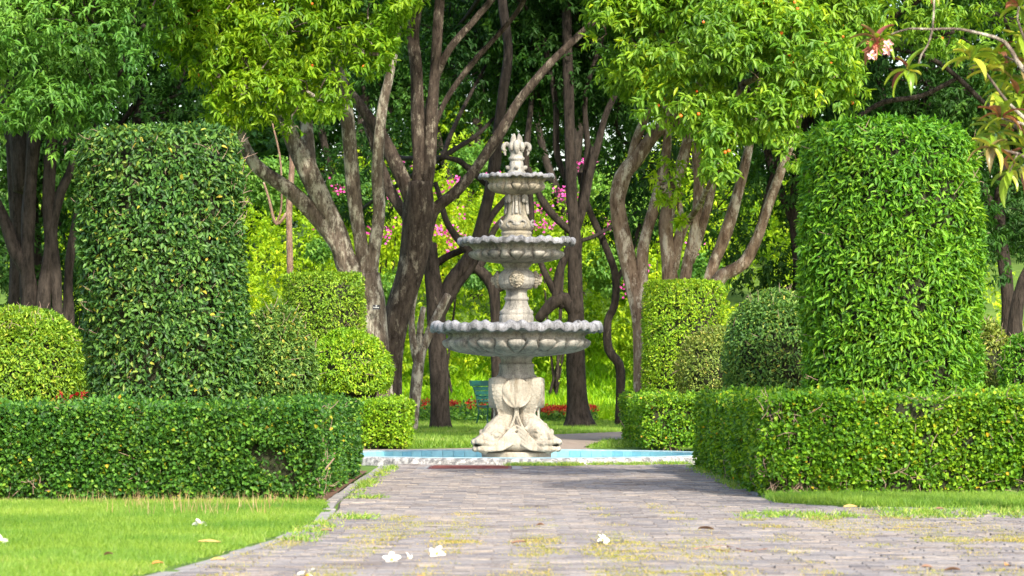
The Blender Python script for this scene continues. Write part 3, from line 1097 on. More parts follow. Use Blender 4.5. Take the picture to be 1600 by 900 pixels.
        md.mode = 'VOXEL'
        md.voxel_size = 0.009
        md.use_smooth_shade = True


build_fountain()

# ================================================================== CLIPPED PLANTS
def foliage_dirs(n, Nn, out, down, rnd_, up_n=0.5, jit=0.45):
    """leaf axes and upper sides for leaves on a surface with outward normals Nn"""
    A = Nn * out + rng.normal(size=(n, 3)) * rnd_ + np.array([0, 0, -down])
    U = Nn * 0.8 + np.array([0, 0, up_n]) + rng.normal(size=(n, 3)) * jit
    return A, U


def box_samples(x0, x1, y0, y1, z0, z1, counts):
    """counts for front, left, right, top, back"""
    P, Nn = [], []
    for key, n in counts.items():
        u, v = rng.random(n), rng.random(n)
        if key == 'front':
            p = np.stack([x0 + u * (x1 - x0), np.full(n, y0), z0 + v * (z1 - z0)], 1); q = (0, -1, 0)
        elif key == 'back':
            p = np.stack([x0 + u * (x1 - x0), np.full(n, y1), z0 + v * (z1 - z0)], 1); q = (0, 1, 0)
        elif key == 'left':
            p = np.stack([np.full(n, x0), y0 + u * (y1 - y0), z0 + v * (z1 - z0)], 1); q = (-1, 0, 0)
        elif key == 'right':
            p = np.stack([np.full(n, x1), y0 + u * (y1 - y0), z0 + v * (z1 - z0)], 1); q = (1, 0, 0)
        else:
            p = np.stack([x0 + u * (x1 - x0), y0 + v * (y1 - y0), np.full(n, z1)], 1); q = (0, 0, 1)
        P.append(p)
        Nn.append(np.tile(np.array(q, float), (n, 1)))
    return np.vstack(P), np.vstack(Nn)


def hedge(label, boxes, leaf, mat, seed, base_gap=0.04, twigs=220, group=None, shape='diamond', relief=.03, foot=.13, holes=.55):
    b0 = boxes[0][0]
    root = empty('hedge', ((b0[0] + b0[1]) / 2, b0[2], 0), label, 'hedge', group)
    Ps, As, Us, Rs = [], [], [], []
    core = Geo()  # solid boxes behind the leaves, added to block light
    tw = Geo()
    for (x0, x1, y0, y1, z1), counts in boxes:
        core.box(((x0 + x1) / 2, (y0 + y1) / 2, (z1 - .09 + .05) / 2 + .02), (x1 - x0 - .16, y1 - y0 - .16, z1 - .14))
        P, Nn = box_samples(x0, x1, y0, y1, base_gap, z1, counts)
        n = len(P)
        # round the arrises, ripple the faces, thin some patches out
        s = sines(P, 5, seed) * relief + sines(P, 14, seed + 1) * relief * .7
        gap = sines(P, 9, seed + 2)
        dep = rng.random(n) ** 1.3 * 0.10
        low = np.clip((foot - P[:, 2]) / foot, 0, 1) * (Nn[:, 2] < .5)
        P = P + Nn * (s - dep - low * .03 * (1 + gap))[:, None] + rng.normal(size=(n, 3)) * .008
        P[:, 2] += np.where(Nn[:, 2] > .5, rng.random(n) ** 6 * .05, 0)
        # the top corners are softened
        ex = np.minimum(np.minimum(P[:, 0] - x0, x1 - P[:, 0]), np.minimum(P[:, 1] - y0, y1 - P[:, 1]))
        P[:, 2] -= np.where((Nn[:, 2] > .5), np.clip(.05 - ex, 0, .05) * .6, 0)
        nook = sines(P, 34, seed + 8)
        keep = (rng.random(n) > np.clip((nook - .15) * 1.3, 0, .75)) & (rng.random(n) > np.clip((gap - holes) * 1.8, 0, .9)) & (rng.random(n) > low * (0.35 + .5 * (gap > 0)))
        P, Nn, gap = P[keep], Nn[keep], gap[keep]
        n = len(P)
        A, U = foliage_dirs(n, Nn, .55, .0, .55, .5, .45)
        A[:, 2] += np.where(Nn[:, 2] > .5, 0.3, 0)
        Ps.append(P); As.append(A); Us.append(U)
        Rs.append(np.clip(rng.random(n) ** 1.1 * .97 + .03 * rng.random(n), 0, 1))
        for i in range(twigs):
            key = random.choice([k for k in counts if k != 'back'])
            u = random.random()
            zz = random.uniform(.03, z1 - .05) if random.random() < .6 else random.uniform(.02, .25)
            if key == 'front':
                p = Vector((x0 + u * (x1 - x0), y0 + .03, zz)); d = Vector((random.gauss(0, .7), -.15, random.gauss(.5, .6)))
            elif key == 'left':
                p = Vector((x0 + .03, y0 + u * (y1 - y0), zz)); d = Vector((-.15, random.gauss(0, .7), random.gauss(.5, .6)))
            elif key == 'right':
                p = Vector((x1 - .03, y0 + u * (y1 - y0), zz)); d = Vector((.15, random.gauss(0, .7), random.gauss(.5, .6)))
            else:
                p = Vector((x0 + u * (x1 - x0), random.uniform(y0, y1), z1 - .04)); d = Vector((random.gauss(0, .8), random.gauss(0, .8), .25))
            d.normalize()
            ln = random.uniform(.06, .16)
            q = p + d * ln * .5 + Vector((random.gauss(0, .012), random.gauss(0, .012), random.gauss(0, .012)))
            e = p + d * ln
            tw.tube([(*p, .0035), (*q, .003), (*e, .0016)], .05, 4, cap=False)
        # stems standing on the soil
        per = int((x1 - x0 + y1 - y0) * 4)
        for i in range(per):
            if random.random() < (x1 - x0) / (x1 - x0 + y1 - y0):
                bx, by = random.uniform(x0 + .1, x1 - .1), y0 + random.uniform(.06, .2)
            else:
                bx, by = random.choice([x0 + .1, x1 - .1]), random.uniform(y0 + .1, y1 - .1)
            tw.tube([(bx, by, 0.0, .012), (bx + random.gauss(0, .03), by, .12, .010), (bx + random.gauss(0, .08), by + random.gauss(0, .04), .34, .006)], .08, 6, cap=False)
    P, A, U, Rn = np.vstack(Ps), np.vstack(As), np.vstack(Us), np.concatenate(Rs)
    L = leaf * (0.65 + rng.random(len(P)) * .6)
    link('foliage', leaves('foliage', P, A, U, L, L * .74, Rn, shape, .14, .08), mat, root, kind='stuff')
    link('shade_core', core.mesh('shade_core', False), M['core'], root, kind='stuff')
    link('stems', tw.mesh('stems'), M['twig'], root, kind='stuff')
    return root


hedge('low box-clipped dark green hedge at the left front, its end beside the paved path',
      [((-5.4, -1.41, 23.72, 24.75, .735), dict(front=56000, top=13000, right=0)),
       ((-2.05, -1.47, 23.80, 31.0, .728), dict(right=42000, top=12000, front=0, back=1000))], .033, M['leaf_hedge'], 11, shape='oval')
hedge('low clipped bright green hedge at the right front with bare stems near the ground',
      [((1.98, 6.3, 24.62, 25.7, .815), dict(front=54000, top=12000, left=0)),
       ((1.92, 2.5, 24.64, 33.2, .80), dict(left=44000, top=9000, front=0, back=1000))], .035, M['leaf_hedge_b'], 23, shape='oval', foot=.26, holes=.48, twigs=330)
hedge('short yellow-green clipped hedge behind the pool rim at its left side',
      [((-5.5, -1.44, 43.6, 44.5, .665), dict(front=17000, top=5000, right=5000)),
       ((-2.0, -1.50, 44.4, 47.0, .65), dict(right=12000, top=3000, back=500))], .044, M['leaf_lime'], 31, twigs=40)
hedge('short green clipped hedge behind the pool rim at its right side',
      [((1.78, 6.0, 42.6, 43.5, .755), dict(front=20000, top=5000, left=4000)),
       ((1.77, 2.3, 43.4, 51.5, .735), dict(left=14000, top=4000, back=500))], .042, M['leaf_hedge_b'], 37, twigs=40)


def clipped(kind, name, label, cat, cx, cy, rx, z0, z1, leaf, mat, n, seed, group=None, ry=None, droop=.5, stemz=True, relief=.024, shape='oval', asp=.42, corner=.22, lean=0.0, bare=0.0):
    """clipped drum ('drum') or dome/ball ('ball') of leaves"""
    root = empty(name, (cx, cy, 0), label, cat, group)
    ry = ry or rx
    h = z1 - z0
    if kind == 'drum':
        n_side = int(n * .86)
        n_top = n - n_side
        t = rng.random(n_side) * 2 * math.pi
        v = rng.random(n_side)
        # side: near vertical, slightly barrel shaped, corner rounded
        def rad(v):
            r = 1 - .05 * (1 - np.clip(v / .15, 0, 1)) ** 2 - .03 * (2 * v - 1) ** 2
            c = corner / h
            u = np.clip((v - (1 - c)) / c, 0, 1)
            return r - (corner / rx) * (1 - np.sqrt(np.clip(1 - u * u, 0, 1)))
        rr = rad(v)
        P1 = np.stack([cx + np.sin(t) * rx * rr + lean * (v - .5), cy - np.cos(t) * ry * rr, z0 + v * h], 1)
        N1 = np.stack([np.sin(t), -np.cos(t), np.clip((v - .93) * 8, 0, 1)], 1)
        t2 = rng.random(n_top) * 2 * math.pi
        q = np.sqrt(rng.random(n_top)) * (1 - corner / rx * .9)
        P2 = np.stack([cx + np.sin(t2) * rx * q + lean * .5, cy - np.cos(t2) * ry * q, np.full(n_top, z1)], 1)
        N2 = np.tile(np.array([0, 0, 1.0]), (n_top, 1))
        P, Nn = np.vstack([P1, P2]), unit(np.vstack([N1, N2]))
    else:
        d = unit(rng.normal(size=(n, 3)))
        d[:, 2] = np.where(d[:, 2] < -.55, -d[:, 2], d[:, 2])
        cz = z0 + h * .5
        P = np.stack([cx + d[:, 0] * rx, cy + d[:, 1] * ry, cz + d[:, 2] * h * .5], 1)
        Nn = unit(np.stack([d[:, 0] / rx, d[:, 1] / ry, d[:, 2] / (h * .5)], 1))
    m = len(P)
    s = sines(P, 4, seed) * relief + sines(P, 13, seed + 1) * relief * .6
    gap = sines(P, 8, seed + 2)
    nook = sines(P, 24, seed + 8)
    dep = rng.random(m) ** 1.5 * leaf * 1.7
    P = P + Nn * (s - dep)[:, None]
    hang = (P[:, 2] < z0 + .12)
    P[:, 2] -= hang * rng.random(m) * .10
    keep = (rng.random(m) > np.clip((gap - .55) * 1.2, 0, .5)) & (rng.random(m) > np.clip((nook - .2) * 1.2, 0, .65))
    if bare:     # thinner, twiggy crown edge
        keep &= rng.random(m) > np.clip((P[:, 2] - (z1 - .28)) / .28, 0, 1) * bare
    P, Nn = P[keep], Nn[keep]
    m = len(P)
    A, U = foliage_dirs(m, Nn, .28, droop * .8, .60, .55, .45)
    A[:, 2] += np.where(Nn[:, 2] > .6, droop + .1, 0)
    L = leaf * (.7 + rng.random(m) * .6)
    link('foliage', leaves('foliage', P, A, U, L, L * asp, rng.random(m), shape, .14, .14), mat, root, kind='stuff')
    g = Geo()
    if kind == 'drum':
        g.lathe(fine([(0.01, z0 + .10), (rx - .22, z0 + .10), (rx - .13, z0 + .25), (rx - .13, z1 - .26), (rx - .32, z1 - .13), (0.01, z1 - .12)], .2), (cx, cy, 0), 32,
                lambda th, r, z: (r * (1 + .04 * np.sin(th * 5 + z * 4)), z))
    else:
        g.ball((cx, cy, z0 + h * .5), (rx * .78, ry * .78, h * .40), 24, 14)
    link('shade_core', g.mesh('shade_core'), M['core'], root, kind='stuff')  # solid dark body standing in for the shade between the leaves
    tg = Geo()
    for i in range(3 if kind == 'drum' else 4):
        ox, oy = random.gauss(0, rx * .12), random.gauss(0, rx * .12)
        tg.tube([(cx + ox, cy + oy, 0, .045), (cx + ox * 1.5, cy + oy, z0 * .6 + .1, .04), (cx + ox * 3, cy + oy * 2, z0 + h * .4, .03)], .1, 8, rough=.1, seed=i)
    link('trunk', tg.mesh('trunk'), M['bark_dark'], root)
    tw = Geo()
    for i in range(int(170 * (1.6 if bare else 1)) if kind == 'drum' else 60):
        t = random.uniform(0, 6.28)
        v = random.random() ** (.45 if bare else .8)
        if kind == 'drum':
            q = 1 - .04 / rx
            p = Vector((cx + math.sin(t) * rx * q, cy - math.cos(t) * rx * q, z0 + .1 + v * (h - .14)))
            o = Vector((math.sin(t), -math.cos(t), 0))
        else:
            e = random.uniform(-.2, 1.4)
            o = Vector((math.cos(e) * math.sin(t), -math.cos(e) * math.cos(t), math.sin(e)))
            p = Vector((cx + o.x * rx * .96, cy + o.y * ry * .96, z0 + h * .5 + o.z * h * .48))
        d = (o * .35 + Vector((random.gauss(0, .5), random.gauss(0, .5), random.gauss(.5, .4)))).normalized()
        ln = random.uniform(.06, .16)
        e2 = p + d * ln
        tw.tube([(*p, .003), (*((p + e2) / 2 + Vector((random.gauss(0, .01),) * 3)), .0028), (*e2, .0014)], .05, 4, cap=False)
    link('twigs', tw.mesh('twigs'), M['twig'], root, kind='stuff')
    return root


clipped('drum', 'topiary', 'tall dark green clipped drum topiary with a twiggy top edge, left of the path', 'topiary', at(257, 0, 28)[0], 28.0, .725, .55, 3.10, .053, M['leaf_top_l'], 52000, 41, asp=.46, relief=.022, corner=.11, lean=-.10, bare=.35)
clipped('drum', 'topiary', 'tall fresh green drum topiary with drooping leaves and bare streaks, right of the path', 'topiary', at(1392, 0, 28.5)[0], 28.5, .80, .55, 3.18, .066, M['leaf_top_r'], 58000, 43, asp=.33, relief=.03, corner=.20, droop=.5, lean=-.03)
clipped('drum', 'topiary', 'squat yellow-green clipped drum topiary beyond the left balls, in front of the forked trunk', 'topiary', at(508, 0, 47)[0], 47.0, .60, .5, 2.50, .046, M['leaf_drum'], 26000, 47, corner=.04, relief=.010, lean=-.06)
clipped('drum', 'topiary', 'slim yellow-green clipped drum topiary behind the right balls, under the tan multi-stemmed tree', 'topiary', at(1068, 0, 48.5)[0], 48.5, .625, .5, 2.44, .044, M['leaf_lime'], 32000, 53, corner=.05, relief=.010)
clipped('ball', 'ball_shrub', 'dark green clipped ball shrub half hidden behind the tall left topiary', 'shrub', at(428, 0, 30.5)[0], 31.0, .385, .42, 1.66, .044, M['leaf_ball'], 17000, 59)
clipped('ball', 'ball_shrub', 'bright lime dome shrub in front of the squat left drum topiary', 'shrub', at(546, 0, 45.4)[0], 45.4, .61, .52, 1.66, .050, M['leaf_lime'], 16000, 61, droop=.6)
clipped('ball', 'ball_shrub', 'broad yellow-green rounded shrub at the left edge under the shaggy trunks', 'shrub', at(38, 0, 33)[0], 33.0, .66, .30, 1.70, .048, M['leaf_lime2'], 27000, 67, relief=.035)
clipped('ball', 'ball_shrub', 'grey-green clipped ball shrub touching the left side of the tall right topiary', 'shrub', at(1214, 0, 32)[0], 32.0, .55, .46, 1.84, .042, M['leaf_ball'], 23000, 71)
clipped('ball', 'ball_shrub', 'olive clipped ball shrub between the slim right drum and the grey-green ball', 'shrub', at(1120, 0, 45)[0], 45.0, .59, .45, 1.69, .042, M['leaf_olive'], 16000, 73)
clipped('ball', 'ball_shrub', 'olive clipped ball shrub peeping out right of the tall right topiary', 'shrub', at(1530, 0, 37)[0], 37.0, .42, .50, 1.66, .052, M['leaf_olive'], 8000, 79)
clipped('ball', 'ball_shrub', 'green clipped ball shrub cut off by the right edge of the view', 'shrub', at(1612, 0, 36)[0], 36.0, .36, .60, 1.50, .052, M['leaf_top_r'], 6000, 83)

# ================================================================== TREES
def crown_mesh(name, blobs, sprigs, leaf, asp, seed, per=7, droop=.45, spread=.5, shape='oval', thin=.35, cell=2.2, face=None):
    """blobs: (centre, radii, weight). Leaves sit in rosettes on twig ends spread through the volume"""
    wts = np.array([b[2] for b in blobs], float)
    idx = rng.choice(len(blobs), size=sprigs, p=wts / wts.sum())
    Cn = np.array([b[0] for b in blobs])[idx]
    Rd = np.array([b[1] for b in blobs])[idx]
    d = unit(rng.normal(size=(sprigs, 3)))
    q = (0.45 + .55 * rng.random(sprigs) ** .6)[:, None]
    P = Cn + d * Rd * q
    P = P + sines(P, 3.1, seed + 5)[:, None] * .18 * d
    gap = sines(P, cell * 1.5, seed)
    fine_gap = sines(P, cell * 4.5, seed + 9)
    keep = (gap * .9 + .7 * fine_gap) < (1.0 - thin)
    P, d = P[keep], d[keep]
    m = len(P)
    # out of the picture above: fewer and larger leaves do the same shading
    py = 600 - (P[:, 2] - EYE) * F / P[:, 1]
    px = 800 + P[:, 0] * F / P[:, 1]
    off = (py < -170) | (px < -250) | (px > 1850)
    kp = ~off | (rng.random(m) < .30)
    P, d, off = P[kp], d[kp], off[kp]
    m = len(P)
    T = unit(d + np.array([0, 0, .1]) + rng.normal(size=(m, 3)) * .35)
    Pn = np.repeat(P, per, 0)
    Tn = np.repeat(T, per, 0)
    k = m * per
    rad = unit(np.cross(Tn, rng.normal(size=(k, 3))))
    A = Tn * (.15 + .5 * rng.random(k))[:, None] + rad * .85 + np.array([0, 0, -droop])
    U = Tn * .5 + np.array([0, 0, .9]) + rng.normal(size=(k, 3)) * .25
    L = leaf * (.7 + .55 * rng.random(k)) * np.repeat(np.where(off, 1.7, 1.0), per)
    Pn = Pn + Tn * (rng.random(k)[:, None] - .5) * leaf * 1.2
    # sprig-wide tone so clumps read lighter or younger
    tone = np.repeat(np.clip(.5 + .32 * sines(P, 1.4, seed + 3) + rng.normal(size=m) * .16, 0, 1), per)
    rn = np.clip(tone * .65 + .35 * rng.random(k), 0, 1)
    return leaves(name, Pn, A, U, L, L * asp, rn, shape, .12, .22), P, T


def tree(name, label, limbs, mat, crown=None, D=55, rs=1.0, group=None, mats=None, sides=12, branch_from=None, rough=.12, fruits=0, nbr=75):
    """limbs: lists of (px, py, rpx[, dD]) traced from the photograph at distance D"""
    first = limbs[0]
    root = empty(name, (at(first[0][0], 0, D)[0], D, 0), label, 'tree', group)
    g = Geo()
    ends = []
    for i, lb in enumerate(limbs):
        pts = []
        for q in lb:
            dd = D + (q[3] if len(q) > 3 else 0)
            p = at(q[0], q[1], dd)
            pts.append((p.x, p.y, p.z, q[2] * rs * dd / F))
        g.tube(pts, .12, sides, rough=rough, seed=i * 7 + int(D))
        ends.append(Vector(pts[-1][:3]))
        if i == 0:
            tk = g
            link('trunk', g.mesh('trunk'), mat, root)
            g = Geo()
        else:
            o = link('limb', g.mesh('limb'), mat, root)
            g = Geo()
    if crown:
        me, P, T = crown_mesh('crown', crown['blobs'], crown['sprigs'], crown['leaf'], crown.get('asp', .34), crown['seed'], crown.get('per', 7), crown.get('droop', .45), shape=crown.get('shape', 'oval'), thin=crown.get('thin', .35), cell=crown.get('cell', 2.2))
        link('crown', me, crown['mat'], root, kind='stuff')
        # branches reaching into the crown
        bg_ = Geo()
        cs = [Vector(b[0]) for b in crown['blobs']]
        for cc in cs:
            e = min(ends, key=lambda v: (v - cc).length)
            mid = (e + cc) / 2 + Vector((random.gauss(0, .2), random.gauss(0, .2), -.15))
            bg_.tube([(*e, .055), (*mid, .045), (*cc, .03)], .15, 7, rough=.1, seed=3)
        pick = rng.choice(len(P), size=min(len(P), nbr * 3), replace=False)
        for i in pick:
            e = Vector(P[i])
            cc = min(cs, key=lambda v: (v - e).length)
            s = cc + (e - cc) * .35
            mid = (s + e) / 2 + Vector((random.gauss(0, .08), random.gauss(0, .08), random.gauss(.05, .05)))
            bg_.tube([(*s, .016), (*mid, .011), (*e, .004)], .14, 4, cap=False)
        link('branches', bg_.mesh('branches'), mat, root, kind='stuff')
        if fruits:
            fg = Geo()
            front = [i for i in range(len(P)) if P[i][1] < D + crown.get('fruit_d', -.3)]
            for i in random.sample(front, min(fruits, len(front))):
                for q in range(random.choice((1, 1, 2))):
                    c = P[i] + rng.normal(size=3) * .05 + np.array([0, -.05, -.06])
                    fg.ball(c, .020 + random.random() * .010, 8, 6)
            link('fruits', fg.mesh('fruits'), M['fruit'], root, kind='stuff')
    return root


def blob(px, py, D, rx, ry, rz, wt=None):
    p = at(px, py, D)
    return ((p.x, p.y, p.z), (rx, ry, rz), wt if wt else rx * ry * rz)


# A: forked tree left of the centre with pale mottled stems
tree('tree', 'tree left of centre with pale mottled upright stems and a yellow-green crown with orange fruit',
     [[(590, 640, 26), (590, 600, 25), (586, 530, 23), (580, 470, 22), (572, 430, 21)],
      [(574, 450, 15), (541, 405, 16), (523, 373, 15), (496, 341, 13), (453, 298, 12), (400, 258, 11), (370, 200, 9), (340, 120, 7, -1)],
      [(562, 460, 19), (540, 412, 18), (528, 370, 16), (505, 320, 15), (475, 256, 16), (451, 205, 12), (430, 120, 9, -1), (410, 40, 7, -1)],
      [(575, 460, 13), (568, 400, 12), (555, 320, 11), (547, 240, 11), (540, 165, 10), (525, 90, 8), (500, 10, 6)],
      [(577, 458, 12), (584, 394, 11), (592, 330, 10), (589, 266, 10), (596, 176, 8), (608, 120, 7), (619, 60, 6), (625, -30, 5)],
      [(500, 330, 10, .6), (484, 270, 12, .8), (478, 190, 10, 1), (470, 100, 8, 1)]],
     M['bark_grey'], dict(mat=M['leaf_crown_lit'], leaf=.128, seed=101, sprigs=23000, thin=.80, per=7, droop=.4, blobs=[
         blob(330, 60, 52, .95, 1.2, .85), blob(440, 50, 52, 1.1, 1.4, 1.05), blob(560, 40, 52.5, .95, 1.2, .85), blob(400, 140, 51.5, .75, .9, .55), blob(490, 150, 51.6, .62, .8, .48), blob(455, 200, 51.4, .28, .4, .22),
         blob(350, 170, 52, .5, .8, .35), blob(590, 85, 51.6, .45, .6, .5), blob(290, 20, 52, .6, 1.0, .9), blob(620, 0, 52, .5, .9, .55),
         blob(350, -120, 53, 1.7, 2.0, 1.3), blob(540, -160, 53, 1.8, 2.2, 1.5), blob(440, -330, 53.5, 2.2, 2.4, 1.8), blob(650, -300, 53, 1.8, 2.2, 1.3)]), D=55, fruits=60)

# B: big central double trunk
tree('tree', 'massive rust-brown trunk leaning right at the centre left, its long limb reaching over the fountain',
     [[(598, 668, 42), (600, 620, 36), (606, 555, 31), (622, 485, 29), (642, 425, 30), (653, 370, 33), (656, 320, 33), (656, 285, 27)],
      [(650, 330, 17), (629, 277, 15), (597, 213, 14), (565, 170, 13), (530, 120, 10), (500, 60, 8)],
      [(652, 310, 18), (655, 256, 14), (653, 187, 14), (650, 107, 13), (645, 53, 13), (656, -20, 12), (660, -120, 9)],
      [(662, 310, 17), (672, 256, 13), (674, 176, 13), (682, 80, 12), (688, 0, 11), (700, -100, 9)],
      [(664, 270, 10, .5), (667, 215, 9, .5), (672, 160, 8, .5), (698, 85, 8), (741, 32, 8), (775, -10, 7), (820, -80, 5)],
      [(664, 380, 12), (677, 330, 13), (714, 298, 12), (746, 261, 11.5), (784, 203, 11), (805, 165, 10.5), (821, 144, 10), (858, 101, 9), (896, 64, 8), (935, 25, 6), (980, -40, 5)],
      [(664, 280, 8, .8), (675, 213, 6, .8), (698, 155, 6, .8), (741, 96, 6, .8), (784, 48, 5.5, .8), (816, 5, 5, .8), (840, -60, 4)],
      [(640, 345, 12, .8), (610, 300, 11, 1), (588, 240, 9, 1), (570, 190, 8, 1)]],
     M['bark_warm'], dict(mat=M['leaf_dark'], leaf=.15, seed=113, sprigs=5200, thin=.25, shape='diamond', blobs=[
         blob(560, -60, 59, 2.0, 1.8, 1.2), blob(700, -150, 58, 2.2, 2.4, 1.2), blob(850, -120, 58, 2.0, 2.2, 1.2), blob(760, -330, 58, 3.0, 3, 1.8), blob(940, -10, 58, .7, 1, .5)]), D=58, sides=16, rough=.16, rs=.72)

# C: trunk right behind it, standing free on the lawn
tree('tree', 'dark slender trunk on the back lawn beside the bench, branching into thin bare arms',
     [[(688, 672, 24), (687, 655, 19), (686, 600, 17), (683, 530, 16), (680, 468, 17), (674, 420, 15), (672, 380, 12)],
      [(688, 478, 11), (705, 440, 12), (727, 412, 12), (746, 373, 10), (768, 288, 11), (778, 203, 10), (786, 140, 9), (794, 80, 9), (786, 10, 8), (780, -60, 6)],
      [(684, 500, 9), (698, 474, 8), (716, 444, 7), (735, 420, 7), (752, 385, 7), (763, 345, 7), (790, 310, 5, .5)],
      [(735, 398, 7), (700, 350, 6), (688, 310, 5), (680, 285, 4)],
      [(768, 292, 7, .4), (738, 268, 6, .4), (715, 250, 5, .4), (690, 246, 3, .4)],
      [(668, 420, 8, .3), (700, 400, 6, .3), (726, 388, 6, .3), (745, 370, 5, .3)]],
     M['bark_dark'], dict(mat=M['leaf_dark'], leaf=.15, seed=127, sprigs=4200, thin=.35, shape='diamond', blobs=[
         blob(760, 100, 68, 1.6, 1.4, 1.0), blob(700, 60, 69, 1.3, 1.4, 1.2), blob(850, 40, 68, 1.6, 1.5, 1.4), blob(740, -120, 67, 2.4, 2, 1.5), blob(800, 150, 70, .9, 1, .45), blob(600, 230, 70, 1.2, 1.2, .8), blob(560, 330, 71, .7, .8, .45)]), D=64, rs=.88)

# slim pale twin stems left of it
tree('tree', 'slim grey forked stems between the massive trunk and the dark slender trunk',
     [[(642, 690, 9), (648, 620, 9), (655, 560, 9), (664, 535, 8), (680, 500, 7), (700, 460, 5.5)],
      [(652, 565, 7), (645, 530, 6), (643, 490, 5), (650, 450, 4)],
      [(657, 550, 6), (657, 510, 5), (662, 480, 4)]],
     M['bark_grey'], None, D=61)
# D: trunk hidden behind the fountain
tree('tree', 'thin dark trunk standing directly behind the fountain, seen in the gaps between its basins',
     [[(776, 676, 11), (777, 640, 9), (777, 560, 9), (774, 500, 8), (770, 450, 9), (745, 420, 8), (722, 420, 6)],
      [(770, 455, 7), (795, 440, 6), (820, 400, 5), (830, 330, 5), (822, 250, 5), (830, 160, 4), (838, 60, 4)],
      [(745, 422, 6), (760, 400, 6), (772, 360, 5), (800, 330, 4)]],
     M['bark_dark'], None, D=67)

# E: right dark tree
tree('tree', 'dark straight trunk with a flared foot on the back lawn right of the fountain',
     [[(905, 674, 32), (904, 655, 22), (902, 625, 17), (900, 560, 15), (900, 500, 14), (898, 430, 11), (898, 365, 10), (893, 300, 9), (890, 220, 9), (888, 120, 8), (885, 20, 8), (885, -60, 6)],
      [(903, 490, 13), (885, 468, 12), (868, 470, 11), (852, 485, 9), (840, 500, 7)],
      [(868, 472, 8), (873, 430, 7), (884, 400, 6), (897, 370, 7), (912, 318, 7), (924, 262, 6), (936, 219, 6), (950, 170, 5), (985, 110, 4)],
      [(897, 366, 6), (870, 343, 6), (850, 318, 6), (838, 295, 4), (826, 262, 4)],
      [(880, 480, 7), (860, 445, 6), (846, 415, 5), (838, 385, 4)],
      [(893, 300, 5, .5), (870, 240, 5, .5), (868, 160, 5, .5), (850, 60, 4, .5)],
      [(905, 330, 5, .5), (918, 240, 5, .5), (915, 150, 4, .5), (940, 60, 4, .5)]],
     M['bark_dark'], dict(mat=M['leaf_dark'], leaf=.15, seed=131, sprigs=5600, thin=.3, shape='diamond', blobs=[
         blob(900, 60, 67, 1.5, 1.4, 1.6), blob(960, 130, 68, 1.2, 1.3, 1.1), blob(850, 180, 68.5, .8, 1, .6), blob(1000, 250, 69, 1.0, 1.2, .9), blob(920, -120, 66, 2.4, 2.2, 1.6), blob(980, 340, 69.5, .8, 1.0, .6), blob(830, 40, 67, 1.0, 1.2, 1.2)]), D=66)
# F: curvy thin trunk
tree('tree', 'thin black snaking trunk between the dark straight trunk and the right hedge',
     [[(967, 664, 8), (968, 640, 7.5), (969, 581, 7.5), (962, 562, 7), (950, 545, 7), (949, 502, 6), (960, 475, 6), (961, 430, 6), (948, 390, 6), (932, 355, 5.5), (917, 318, 5), (905, 270, 4)],
      [(962, 440, 4), (985, 400, 3.5), (1000, 350, 3)]],
     M['bark_dark'], None, D=69)

# G: tan multi-stemmed tree right of the fountain
tree('tree', 'tan multi-stemmed tree right of the fountain with a broad green crown dotted with orange fruit',
     [[(1010, 640, 24), (1008, 560, 21), (1004, 500, 18), (990, 440, 16), (974, 375, 15), (964, 315, 15), (972, 275, 15), (992, 250, 14), (1018, 215, 12), (1045, 190, 11), (1068, 180, 10), (1100, 120, 8)],
      [(966, 320, 9), (982, 266, 8), (992, 225, 8), (1008, 185, 7), (1030, 150, 7), (1050, 100, 6)],
      [(1006, 500, 12), (1002, 442, 12), (1006, 380, 11), (1022, 325, 11), (1032, 285, 9), (1042, 230, 8), (1040, 160, 7)],
      [(1062, 640, 20), (1058, 540, 17), (1050, 470, 15), (1046, 410, 14), (1040, 350, 13), (1050, 300, 11), (1066, 250, 11), (1080, 200, 9), (1110, 140, 7)],
      [(1052, 420, 10), (1058, 380, 10), (1067, 355, 9), (1075, 345, 7)],
      [(1072, 640, 14), (1070, 500, 12), (1070, 442, 11), (1076, 400, 10), (1088, 341, 9), (1092, 282, 9), (1090, 220, 8), (1120, 120, 6)],
      [(1078, 410, 8), (1092, 372, 8), (1104, 330, 8), (1115, 282, 7), (1125, 220, 6), (1160, 130, 5)],
      [(1100, 600, 13, 2), (1104, 480, 12, 2), (1112, 421, 11, 2), (1132, 370, 11, 2), (1152, 304, 10, 2), (1170, 230, 8, 2), (1190, 120, 6, 2)],
      [(1110, 620, 16), (1108, 500, 15), (1120, 440, 13), (1140, 424, 11), (1163, 410, 11), (1184, 370, 10), (1202, 318, 9), (1222, 262, 8), (1240, 210, 7), (1262, 130, 6)]],
     M['bark_tan'], dict(mat=M['leaf_crown_fig'], leaf=.130, seed=139, sprigs=38000, thin=.80, per=7, droop=.5, fruit_d=-.4, blobs=[
         blob(1000, 60, 48, .9, 1.2, .95), blob(1110, 70, 47.5, 1.1, 1.4, 1.0), blob(1230, 80, 47.5, 1.1, 1.3, 1.0), blob(1060, 160, 47, .6, .8, .42), blob(1120, 210, 46.8, .42, .6, .50), blob(1120, 265, 46.6, .34, .4, .22),
         blob(1190, 175, 47, .75, .8, .48), blob(1270, 170, 47.4, .55, .8, .5), blob(1310, 120, 47.4, .42, .7, .40), blob(1235, 235, 47, .35, .5, .30), blob(950, 20, 48, .45, .9, .5),
         blob(1000, -120, 48.5, 1.8, 2.0, 1.3), blob(1200, -130, 48.5, 2.0, 2.2, 1.4), blob(1110, -330, 49, 2.6, 2.6, 1.8), blob(900, -230, 49, 1.5, 2.0, 1.1), blob(1330, 20, 49, .7, 1, .7)]), D=50, fruits=150, rs=.86)
